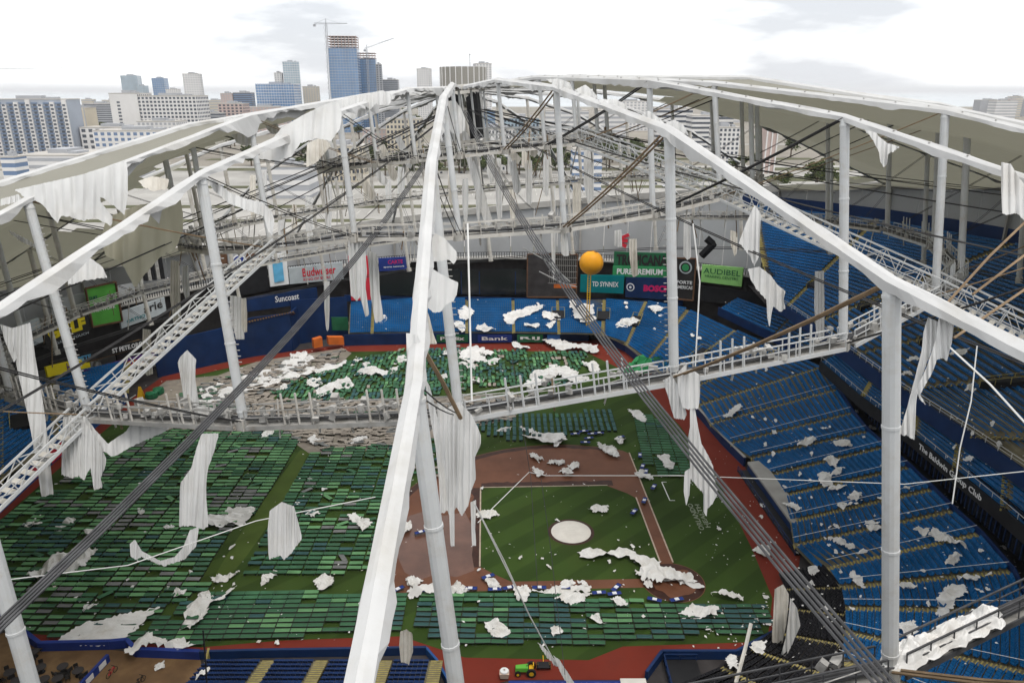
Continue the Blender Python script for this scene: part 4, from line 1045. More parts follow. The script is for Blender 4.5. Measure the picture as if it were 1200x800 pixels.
for i in range(26):
    t = i / 25; p = lerp(fl_[0], fl_[2], t) + V((0, .3, .3)); q = lerp(pl_[0], pl_[2], t); mb.beam(p, V((q.x, q.y, 7.9)), .35, .3)
mb.build('plank', M['wood'], root)
board('navy_fascia', 'navy fascia with white script lettering over centre field', 'fascia', 262, 372, (354, 337), (369, 354), 97, 'navy', [('Suncoast', .66, .62, .26, .45, 'white')])
board('recess_wall', 'dark recess wall between centre field and the right field seats', 'wall', 343, 408, (352, 348), (408, 402), 96, 'navy')
board('door_panel', 'pale green shutter beside the right field seats', 'shutter', 389, 408, 372, 387, 93, 'dkgreen')
board('red_banner', 'red banner half hidden behind hanging cloth', 'banner', 410, 433, 300, 352, 98.5, 'red')
board('crate', 'tall orange crate at the foot of centre field wall', 'crate', 368, 378, (398, 395), (408, 406), 86.5, 'orange', th=1.5, group='orange crates'); board('crate', 'wide orange crate beside the end of the blue seats', 'crate', 385, 403, 395, 404, 86.5, 'orange', th=1.5, group='orange crates')
rt, inf = board('advert_board', 'white drink can advert beside the red script board', 'sign', 315, 337, (298, 297), (336, 333), 99, 'white', group=G_B)
board('can', '', '', 320.5, 332, (305, 304), (331, 329), 98.7, 'skyblue', parent=rt, th=.3)
board('advert_board', 'white board with red script beer lettering', 'sign', 339, 402, (314, 307), (333, 327), 99, 'silver', [('Budweiser', .55, .62, .62, .5, 'red', .02), ('KING OF BEERS', .5, .2, .5, .16, 'red', .01)], group=G_B)
board('advert_board', 'small blue board with magenta lettering left of the great ridge', 'sign', 444, 479, (303, 301), (318, 316), 99, 'cot_navy', [('CARTE', .55, .68, .5, .3, 'magenta'), ('sports network', .5, .3, .7, .16, 'white')], group=G_B)
board('dark_board', 'black screen below the brown wall in left centre', 'screen', 262, 314, (312, 305), (350, 340), 99.5, 'black')
board('brown_wall', 'brown wall strip carrying a round blue emblem', 'wall', 258, 314, (296, 290), (313, 306), 100, 'brick')
rt, inf = board('emblem_sign', 'round white rimmed blue emblem on the brown wall', 'sign', 268, 288, 297, 318, 99.2, 'grey_wall'); disc_logo(rt, inf, .6, .5, 2.0, 'white'); disc_logo(rt, inf, .6, .5, 1.65, 'cot_navy', 'emblem', .16); letters('B', lerp(inf[0], inf[1], .6) + inf[5]*.25, inf[4], V((0,0,1)), 1.4, 1.8, M['white'], rt)
# --- left field boards
long_board('black_wall', 'long black wall behind the left field boards', 'wall', -40, 262, (400, 352), (452, 385), 101.5, 'char', 12)
board('advert_board', 'black board with big yellow capitals behind a white mast', 'sign', 52, 106, (386, 370), (404, 386), 99, 'char', [('GULF', .48, .62, .82, .85, 'yellowprint', .06)], group=G_B)
board('advert_board', 'black strip with pale lettering under the yellow capitals', 'sign', 52, 106, (405, 386), (409, 391), 98.8, 'char', [('COAST & TOUCH', .55, .5, .8, .6, 'silver')], group=G_B)
board('advert_board', 'bright green board with brown frame left of the lattice truss', 'sign', 104, 139, (338, 330), (383, 376), 99, 'green_sign', [('DUKE', .2, .72, .25, .09, 'navy'), ('ENERGY', .5, .52, .66, .13, 'white', .04), ('NETWORK', .5, .40, .72, .08, 'white')], group=G_B, frame='brick')
board('advert_board', 'silver board with dark lettering beyond the hanging strips', 'sign', 141, 194, (366, 348), (385, 366), 99.3, 'silver', [('arie', .72, .66, .42, .5, 'char'), ('ORTHO', .32, .3, .4, .22, 'teal')], group=G_B)
board('ribbon_board', 'black ribbon board with white web address along left field', 'sign', 60, 200, (424, 390), (434, 398), 98, 'char', [('ST PETE.ORG', .60, .5, .26, .6, 'white', .03), ('PETE', .25, .5, .10, .6, 'skyblue', .03)], group=G_B)
board('ribbon_board', 'yellow and maroon ribbon board above the left field seats', 'sign', 55, 105, (430, 418), (442, 430), 97.3, 'yellowprint', [('HIT', .55, .5, .2, .8, 'purple', .03)], group=G_B)
board('ribbon_board', 'brown and gold strip behind the draped cloth', 'sign', 90, 165, (418, 398), (428, 407), 97.4, 'wood', group=G_B)
board('ribbon_board', 'purple ribbon board with orange lettering above left field', 'sign', 100, 182, (434, 412), (445, 423), 96.6, 'purple', [('FUNDING', .62, .5, .45, .5, 'orange', .02)], group=G_B)
board('machine_wall', 'tall patterned grey blue panel at the left field corner', 'wall', 25, 48, (382, 372), (410, 400), 99, 'silver')
board('billboard_wall', 'pale grey roof of the left field concourse', 'wall', 60, 165, (352, 330), (372, 350), 101.5, 'grey_wall')
for i in range(6):
    board('fan_equipment', 'dark ventilation rack hanging below the olive membrane', 'rack', 162 + i*5, 166 + i*5, 300 + i*-1.5, 330 - i*.6, 100.6, 'black' if i % 2 else 'clutter', th=1.2, group='ventilation racks')

# yellow foul pole with its great ball
root = empty('foul_pole', 'tall yellow foul pole topped by a big orange yellow ball', 'foul pole')
pb = at_z(688, 399); zt_ = at_Y(688, 318, pb.y).z
mb = MB()
for s_ in (-.35, .35): mb.beam(V((pb.x + s_, pb.y, 0)), V((pb.x + s_, pb.y, zt_)), .22, .22)
for i in range(30): mb.beam(V((pb.x - .35, pb.y, zt_*i/30)), V((pb.x + .35, pb.y, zt_*i/30)), .1, .1)
mb.build('pole', M['yellow'], root)
cb_ = at_Y(693, 308, pb.y + 1.2); mb = MB(); R_ = 14.2 / F_PX * depth(cb_)
mb.lathe((cb_.x, cb_.y, cb_.z), [(R_*sin(t), -R_*cos(t)) for t in [pi*i/16 for i in range(17)]], 28); M['ball'] = mat('orange_yellow_ball', (.78,.34,.02), .4, .12, .25); mb.build('ball', M['ball'], root, True)
mb = MB(); mb.beam(at_Y(662, 387, pb.y), at_Y(688, 396, pb.y), .18, .18); mb.build('brace', M['yellow'], root)

# ------------------------------------------------------------------ torn fabric
from mathutils.geometry import intersect_ray_tri
def cdt_poly(poly, step, rag, rs, sy=None):
    """triangulate a polygon with a ragged outline and inner points"""
    out = []
    n = len(poly)
    for i in range(n):
        a, b = V(poly[i]).to_2d(), V(poly[(i+1) % n]).to_2d(); L = (b - a).length; m = max(1, int(L / step))
        nn = V((-(b-a).y, (b-a).x)).normalized() if L > 1e-6 else V((0, 0))
        for j in range(m):
            q = lerp(a, b, j/m)
            if j: q = q + nn * rs.uniform(-rag, rag)
            out.append(q)
    ne = len(out); xs = [p.x for p in out]; ys = [p.y for p in out]; inn = []
    P3 = [V((p.x, p.y, 0)) for p in out]
    y = min(ys) + step * .5
    while y < max(ys):
        x = min(xs) + step * .5
        while x < max(xs):
            q = (x + (rs.uniform(-.25, .25)*step if sy is None else 0), y + rs.uniform(-.25, .25)*(sy or step))
            if inside(q, P3): inn.append(V(q))
            x += step
        y += sy or step
    r = delaunay_2d_cdt(out + inn, [(i, (i+1) % ne) for i in range(ne)], [], 1, 1e-4)
    return r[0], r[2]
FLAP_N = [0]
def flap(poly, d, label, fold=7.0, amp=.5, m='fabric', rag=1.1, group='torn roof fabric', lean=0.0, step=None, name='torn_fabric', parent=None):
    """sheet of cloth whose outline is given in photo pixels at distance d; folds run downwards"""
    FLAP_N[0] += 1; s_ = FLAP_N[0] * 1.37; rs = random.Random(FLAP_N[0])
    poly = [(x + rs.uniform(-.4, .4), y + rs.uniform(-.4, .4)) for x, y in poly]
    xs = [p[0] for p in poly]; ys = [p[1] for p in poly]; x0, y0 = min(xs), min(ys); mpp = d / F_PX; mb = MB()
    sx = max(.45, min(fold / 8, (max(xs) - x0) / 10)); n = max(4, int((max(ys) - y0) / 3)); prev = []; x = x0 + .02
    def dep(x, y):
        ph = x / fold * 2 * pi + 4.0 * nz(x*.3/fold + s_, y*.007) + 1.0 * nz(x*.8/fold, y*.012, s_); md = .35 + 1.1 * abs(nz(x*.5/fold + 3, y*.015, s_))
        return d + 1.5 * amp * fold * mpp * (.5 * md * sin(ph) + .16 * md * sin(ph * 2.3 + 1) + .7 * nz(x*.3/fold, y*.012, s_)) + lean * (y - y0) * mpp
    while x < max(xs):
        cuts = []
        for k in range(len(poly)):
            (ax, ay), (bx, by) = poly[k], poly[(k+1) % len(poly)]
            if (ax <= x) != (bx <= x): cuts.append(ay + (by - ay) * (x - ax) / (bx - ax))
        cuts.sort(); cur = []
        for ya, yb in zip(cuts[::2], cuts[1::2]):
            yb += rag * (1.3 * nz(x*.9, s_) + rs.uniform(-.6, .6)); ya += .3 * rag * rs.uniform(-1, 1)
            if yb - ya < .3: yb = ya + .3
            st_ = len(mb.v)
            for q in range(n + 1): y = lerp(ya, yb, q/n); mb.v.append(tuple(at_d(x, y, dep(x, y))))
            cur.append((ya, yb, st_))
        for ya, yb, a in cur:
            for pa, pb, b in prev:
                if min(yb, pb) - max(ya, pa) > .15 * min(yb - ya, pb - pa):
                    for q in range(n): mb.f.append((b + q, a + q, a + q + 1, b + q + 1)); mb.m.append(0)
        prev = cur; x += sx
    o = mb.build(name, M[m], parent, True)
    if parent is None: tag(o, label, 'torn fabric', group)
    return o
d_ = lambda k, i, w='B': depth(B[k,i] if w == 'B' else T[k,i])
flap([(18,222),(95,205),(148,188),(150,205),(151,222),(146,252),(141,248),(126,236),(116,229),(118,238),(134,256),(130,266),(112,255),(97,259),(72,252),(68,262),(48,238),(30,232)], d_(22,1,'T'), 'big torn white sheet draped below a roof rib over left field', 16, .3)
flap([(0,233),(22,228),(30,240),(15,238),(0,241)], d_(22,1,'T'), 'short white shred at the end of the left rib', 6)
flap([(10,270),(18,273),(30,280),(45,288),(42,291),(26,284),(12,274)], d_(22,1), 'thin curled white strip left of the leaning mast', 4)
flap([(125,255),(165,240),(212,234),(216,262),(207,290),(186,303),(170,322),(158,338),(150,322),(140,306),(124,300),(118,280)], depth(rim(19)) - 14, 'torn olive membrane hanging over the left concourse', 22, .25, 'membrane_lit')
flap([(162,212),(178,206),(198,210),(196,222),(180,224),(168,220)], depth(rim(20)) - 20, 'pale torn membrane corner', 12, .2, 'fabric_dirty')
flap([(78,317),(105,302),(120,312),(126,325),(100,328),(80,334)], depth(rim(20)) - 6, 'white roofing sheet slumped on the left concourse', 14, .3)
flap([(74,488),(95,490),(108,505),(118,522),(125,537),(124,546),(118,560),(121,571),(110,574),(106,548),(98,563),(92,558),(85,560),(72,556),(73,520)], d_(22,1) - 1.6, 'bunched white curtain hanging from the hoop walkway over left field', 5, .7)
flap([(80,487),(100,487),(113,505),(126,520),(148,505),(160,486),(185,481),(220,479),(238,475),(258,480),(250,486),(225,490),(205,498),(188,508),(160,520),(132,535),(115,525),(95,505)], d_(22,1) - 1.3, 'long white swag of cloth slung below the hoop walkway', 13, .4)
flap([(236,508),(257,507),(251,530),(243,550),(241,575),(245,616),(238,620),(225,616),(210,617),(211,566),(224,548),(230,526)], d_(23,1) - 1, 'long tapering white strip hanging over the camp beds', 8, .5)
flap([(152,637),(158,632),(166,645),(188,657),(205,652),(215,640),(222,621),(233,617),(230,640),(216,655),(192,663),(166,652),(160,655),(153,653)], d_(23,1) - 1, 'frayed white ribbon dangling in a loop below the long strip', 5, .5)
flap([(211,418),(219,410),(230,421),(229,432),(229,445),(234,476),(217,477),(213,452),(210,436),(208,425)], d_(22,1) + 6, 'hooded shape of white cloth hanging before the navy centre field wall', 6, .6)
flap([(316,598),(330,588),(345,593),(350,612),(354,630),(341,648),(333,656),(329,650),(315,655),(314,620)], d_(23,1) - 8, 'bell shaped white cloth hanging alone above the camp beds', 6, .6)
flap([(497,266),(508,272),(522,280),(536,296),(535,304),(531,311),(527,304),(515,306),(490,308)], d_(0,1,'T') - 4, 'upper triangular white flag of fabric on the great ridge', 14, .25)
flap([(492,309),(505,314),(520,323),(537,331),(536,342),(532,352),(523,357),(517,365),(508,366),(500,360),(486,350)], d_(0,1,'T') - 6, 'lower rounded white flag of fabric on the great ridge', 14, .25)
flap([(486,357),(497,356),(503,372),(508,392),(512,402),(504,403),(498,409),(491,390)], d_(0,1,'T') - 2, 'grey pleated strip trailing beside the great ridge', 4, .8, 'fabric_dirty')
flap([(476,390),(489,392),(494,402),(500,412),(499,440),(498,460),(488,463),(478,455)], d_(0,0,'T') + 2, 'white wrapping bulging from the great ridge above the front mast', 12, .4)
flap([(497,440),(503,452),(508,470),(515,500),(520,540),(525,598),(516,602),(514,560),(510,520),(503,480)], d_(0,1) - 6, 'narrow white pleat hanging beside the front mast', 5, .6)
flap([(512,470),(525,478),(538,470),(552,485),(560,500),(564,512),(563,522),(556,535),(558,560),(552,575),(549,592),(541,604),(535,594),(528,606),(522,590),(520,545),(514,510)], d_(0,1) - 2, 'large bunch of white cloth hanging at the centre hoop node', 6, .7)
flap([(526,594),(533,594),(533,639),(528,640)], d_(0,1) - 2, 'straight white tail below the centre cloth bunch', 4)
flap([(551,588),(558,585),(557,620),(558,639),(553,640)], d_(0,1) - 2, 'second white tail below the centre cloth bunch', 4)
flap([(777,445),(787,440),(794,450),(800,470),(805,485),(802,492),(790,490),(784,470)], d_(1,1) - .9, 'crumpled grey side of the cloth wrapped round the right mast foot', 6, .6)
flap([(793,438),(800,430),(806,426),(804,434),(813,434),(821,441),(820,468),(818,478),(806,480),(800,478),(795,460)], d_(1,1) - 1.2, 'white cloth wrapped round the right mast foot', 9, .4)
flap([(808,476),(814,478),(818,500),(822,520),(830,533),(836,546),(838,562),(841,578),(836,588),(829,597),(828,606),(824,598),(824,578),(815,568),(809,560),(808,580),(804,592),(801,575),(802,553),(809,548),(808,535),(806,515),(809,500)], d_(1,1) - 1, 'trailing white cloth with two legs hanging over the first base line', 6, .6)
flap([(876,315),(890,312),(903,322),(912,334),(921,341),(918,352),(921,361),(914,366),(906,358),(904,368),(902,384),(899,370),(898,352),(886,338),(880,328)], d_(2,1) + 4, 'white cloth flung over the right field corner seats', 8, .5)
flap([(866,284),(874,262),(884,240),(892,250),(890,300),(884,312),(879,300)], d_(2,1) - 4, 'white torn strip hanging from the long right rib', 6, .5)
flap([(1087,372),(1102,378),(1098,396),(1086,425),(1076,455),(1073,475),(1072,516),(1062,510),(1053,509),(1062,480),(1073,440),(1080,410),(1082,390)], d_(1,0,'T') - 2, 'long white streamer hanging from the right rib over the club deck', 7, .5)
flap([(1100,372),(1118,376),(1116,400),(1110,423),(1104,420),(1098,421),(1092,438),(1084,452),(1078,462),(1085,474),(1079,470),(1073,457),(1086,430),(1096,400)], d_(1,0,'T') - 2.5, 'second grey white streamer beside the club deck', 6, .6)
flap([(1008,146),(1024,150),(1030,160),(1040,168),(1055,172),(1047,178),(1041,181),(1040,192),(1036,196),(1032,190),(1030,178),(1022,163)], d_(3,1,'T') - 3, 'white shred dangling below a rib before the olive membrane', 6, .5)
flap([(1172,190),(1184,192),(1194,208),(1206,222),(1206,262),(1198,256),(1192,250),(1180,252),(1174,250)], d_(2,0,'T') + 3, 'white torn sheet hanging from a rib over the upper deck', 9, .4)
for i, (pl_, t_) in enumerate([([(640,93),(655,92),(668,97),(672,107),(655,105)], 0), ([(674,106),(686,99),(694,106),(702,115),(688,116)], 0), ([(700,117),(722,116),(733,122),(737,132),(718,131)], 0), ([(743,140),(760,130),(772,138),(781,147),(768,150)], 0), ([(778,145),(790,140),(800,146),(806,156),(792,159)], 0)]):
    flap(pl_, depth(lerp(T[1,2], T[1,1], .1 + .2*i)), ['first','second','third','fourth','fifth'][i] + ' white scrap of cloth from the crown along the right rib', 8, .4)
flap([(408,277),(420,271),(428,290),(430,318),(428,335),(433,369),(428,371),(422,348),(418,353),(411,346),(409,310)], d_(23,2), 'frayed white rag hanging in front of the red banner', 5, .7)
flap([(430,292),(441,297),(444,318),(445,340),(450,374),(440,379),(434,345),(432,315)], d_(23,2) + 2, 'long white strip ending above the right field seats', 5, .6)
flap([(238,206),(252,212),(270,226),(288,233),(307,237),(318,247),(322,258),(319,276),(314,271),(309,254),(290,247),(268,238),(252,225)], d_(23,1,'T') + 2, 'twisted pale band of cloth blown from the left rib mast', 9, .5)
flap([(300,186),(330,150),(355,135),(378,124),(395,118),(402,135),(398,152),(388,166),(372,162),(352,168),(342,184),(322,188)], d_(23,1,'T') + 10, 'sheet of white cloth gathered along the left rib', 16, .3)
flap([(395,118),(420,112),(448,106),(462,112),(455,124),(440,122),(430,134),(415,140),(402,138)], d_(23,2,'T') + 6, 'crumpled white cloth near the crown on the left rib', 10, .5)
flap([(360,168),(378,160),(388,170),(372,190),(358,196)], d_(23,2,'T') + 2, 'dirty pink shred under the left rib', 6, .5, 'fabric_dirty')
flap([(262,140),(285,136),(304,142),(300,160),(290,172),(278,168),(270,158)], d_(22,2,'T') + 8, 'half round white scrap below the far left rib', 9, .4)
flap([(304,132),(322,140),(330,155),(318,158),(312,150)], d_(22,2,'T') + 12, 'pointed white scrap next to the half round one', 6, .4)
flap([(521,120),(533,117),(541,128),(546,142),(545,154),(536,158),(527,154),(521,140)], depth(hub(0)) - 6, 'limp white cloth hooked below the dome crown', 7, .5)
flap([(546,154),(553,165),(560,190),(566,225),(562,230),(556,205),(548,180)], depth(hub(0)) + 8, 'narrow cloth trailing down from the crown', 4, .6)
flap([(12,385),(36,378),(42,420),(52,480),(58,530),(63,578),(49,582),(42,540),(33,490),(22,440)], d_(21,1) - 12, 'broad white sleeve of cloth down the far left mast', 9, .5)
flap([(0,380),(14,384),(20,420),(16,424),(6,400)], d_(21,1) - 12, 'white tangle of cloth above the left field seats', 5, .5)
flap([(100,430),(106,424),(118,424),(122,438),(127,448),(136,452),(128,458),(112,456),(100,454)], depth(at_z(118, 450, 3)) - 2, 'white cloth hooded over a left field seat', 6, .6)
flap([(469,740),(476,737),(483,742),(484,762),(479,778),(470,775),(468,756)], 72, 'grey white cloth draped over the third base wall', 5, .7, 'fabric_dirty')
flap([(908,690),(918,684),(925,697),(922,730),(917,754),(904,752),(906,720)], depth(at_z(914, 752, 1)) - 1, 'tall grey white cloth hanging by the backstop wall', 6, .6, 'fabric_dirty')
flap([(926,700),(934,712),(938,732),(930,752),(922,768),(915,768),(920,748),(924,725)], depth(at_z(925, 765, 2)), 'ragged white cloth spilled on the black seats', 5, .9)
flap([(974,448),(986,446),(986,480),(982,494),(972,494),(974,470)], depth(lerp(bk[0], bk[1], .3)) - 3, 'white sheet hanging over the lower deck rear wall', 7, .5)
flap([(648,768),(655,772),(668,792),(680,812),(672,812),(658,790)], 66, 'narrow twisted cloth hanging down by the dugout roof', 4, .6)
flap([(630,752),(636,756),(650,772),(656,780),(651,781),(640,768)], 66.2, 'thin upper end of the twisted cloth by the dugout roof', 3, .6)
for i, (x, y0, y1, w) in enumerate([(205,305,388,11),(217,312,350,8),(276,346,398,14),(285,350,390,8),(383,330,388,7),(187,385,418,8),(172,385,440,10),(648,215,330,6),(661,262,300,8),(676,215,262,10),(690,176,250,12),(700,230,262,9),(742,280,325,9),(724,270,290,8),(805,250,305,8),(860,270,300,9),(960,318,400,11),(584,185,262,7),(600,215,268,6),(455,210,262,7),(470,195,240,8),(430,205,240,9),(385,215,272,8),(362,230,290,9),(345,240,270,6),(330,250,300,9),(310,200,262,6),(296,205,262,7),(545,210,262,7),(560,195,262,6),(528,190,240,6),(620,190,240,8),(640,180,230,7),(413,265,300,6),(575,160,215,8),(598,162,205,6),(616,165,200,9),(632,160,185,7)]):
    ring_d = {True: d_(int(5 + 13 * (1 - x / 1000)), 2)}.get(y1 < 265) or (d_(13, 1) if x > 300 else d_(16, 1))
    if x in (172, 187, 205, 217): ring_d = d_(18, 1) - 5
    if x == 276 or x == 285: ring_d = d_(22, 2) + 6
    if x == 960: ring_d = d_(3, 2)
    rs = random.Random(i); h = y1 - y0
    pl_ = [(x - w/2, y0), (x + w/2, y0 + rs.uniform(-2, 2)), (x + w*.55, y0 + h*.5), (x + w*rs.uniform(.3, .8), y1 - h*rs.uniform(0, .1)), (x + w*.05, y1), (x - w*rs.uniform(.1, .6), y1 - h*rs.uniform(.05, .25)), (x - w*.5, y0 + h*.5)]
    flap(pl_, ring_d, ('soiled ' if i % 3 == 0 else 'white ') + ('long' if h > 60 else 'medium' if h > 38 else 'short') + ' torn strip of cloth hanging ' + ('over the left field boards' if x < 300 else 'over centre field' if x < 500 else 'from a hoop below the crown' if y1 < 270 else 'before the right field boards'), 3.5, .6, 'fabric' if i % 3 else 'fabric_dirty', .4, 'strips hanging from the far hoops')
# pale hose-like rolls and lattice scraps on the inner hoops
for i, (x0, y0, x1, y1, k) in enumerate([(430,188,450,215,2),(446,170,462,210,2),(465,160,480,195,2),(418,204,436,232,2),(380,150,392,196,2),(588,166,606,190,2),(600,190,606,225,2),(612,168,626,182,2),(548,180,572,262,2)]):
    flap([(x0-3, y0), (x0+4, y0-2), (x1+5, y1-4), (x1+1, y1+3), (x1-4, y1)], d_(0, 2) + uni(20, 60), 'folded slab of membrane lodged among the inner masts', 7, .5, 'fabric_dirty' if i % 2 else 'fabric', .5, 'slabs of membrane among the inner masts')

# ------------------------------------------------------------------ debris lying on the field and on the seats
def surface(x, y):
    r = ray(x, y).normalized(); best = None
    for a, b, c in STAND_TRIS:
        h = intersect_ray_tri(a, b, c, r, EYE, True)
        if h is not None and (h - EYE).dot(r) > 1:
            t = (h - EYE).length
            if best is None or t < best[0]: best = (t, h, (b - a).cross(c - a).normalized())
    g = at_z(x, y, 0)
    if best and best[0] < (g - EYE).length: 
        n = best[2]; n = n if n.z > 0 else -n
        return best[1], n, True
    return g, V((0,0,1)), False
def crumple(x, y, w, h, ang, label, m='fabric', lift=.45, bump=.35, name='fallen_fabric', group='cloth fallen on the ground', pts=None):
    FLAP_N[0] += 1; s_ = FLAP_N[0] * 2.11; rs = random.Random(FLAP_N[0] + 500)
    P, n, st = surface(x, y); d = depth(P); mpp = d / F_PX
    r = (P - EYE).normalized(); sl = max(.3, abs(r.dot(n)))
    ux = V((1, 0, 0)); ux = (ux - n * ux.dot(n)).normalized(); uy = n.cross(ux)
    if pts is None:
        pts = []; N = 13
        for i in range(N):
            t = 2*pi*i/N; q = 1 + .45 * nz(cos(t)*1.3 + s_, sin(t)*1.3) + rs.uniform(-.22, .22)
            X, Y = w/2*q*cos(t), h/2*q*sin(t)
            pts.append((X*cos(ang) - Y*sin(ang), X*sin(ang) + Y*cos(ang)))
    else: pts = [(px_ - x, y - py_) for px_, py_ in pts]
    loc = [(X * mpp, Y * mpp / sl) for X, Y in pts]
    ext = max(max(p[0] for p in loc) - min(p[0] for p in loc), max(p[1] for p in loc) - min(p[1] for p in loc))
    vs, fs = cdt_poly(loc, max(.17, ext / 34), .10 + .02 * ext, rs); mb = MB(); base = lift + (.35 if st else 0); k1 = 2.6 / max(1.2, min(ext, 7)); k2 = k1 * 2.7
    am = bump * min(1.4, .35 + ext * .16); ca, sa = cos(s_), sin(s_)
    for v in vs:
        X, Y = v.x * ca - v.y * sa, (v.x * sa + v.y * ca) * .55     # creases run mostly one way
        b_ = am * (.55 - 1.9 * abs(nz(X*k1 + s_, Y*k1)) + .8 * nz(v.x*k1*.6, v.y*k1*.6, s_) - .8 * abs(nz(X*k2, Y*k2, s_)) )
        mb.v.append(tuple(P + ux * v.x + uy * v.y + n * max(.05, base + am * .35 + b_)))
    mb.f = [tuple(f) for f in fs]; mb.m = [0] * len(fs)
    tag(mb.build(name, M[m], None, False), label, 'fallen fabric', group)
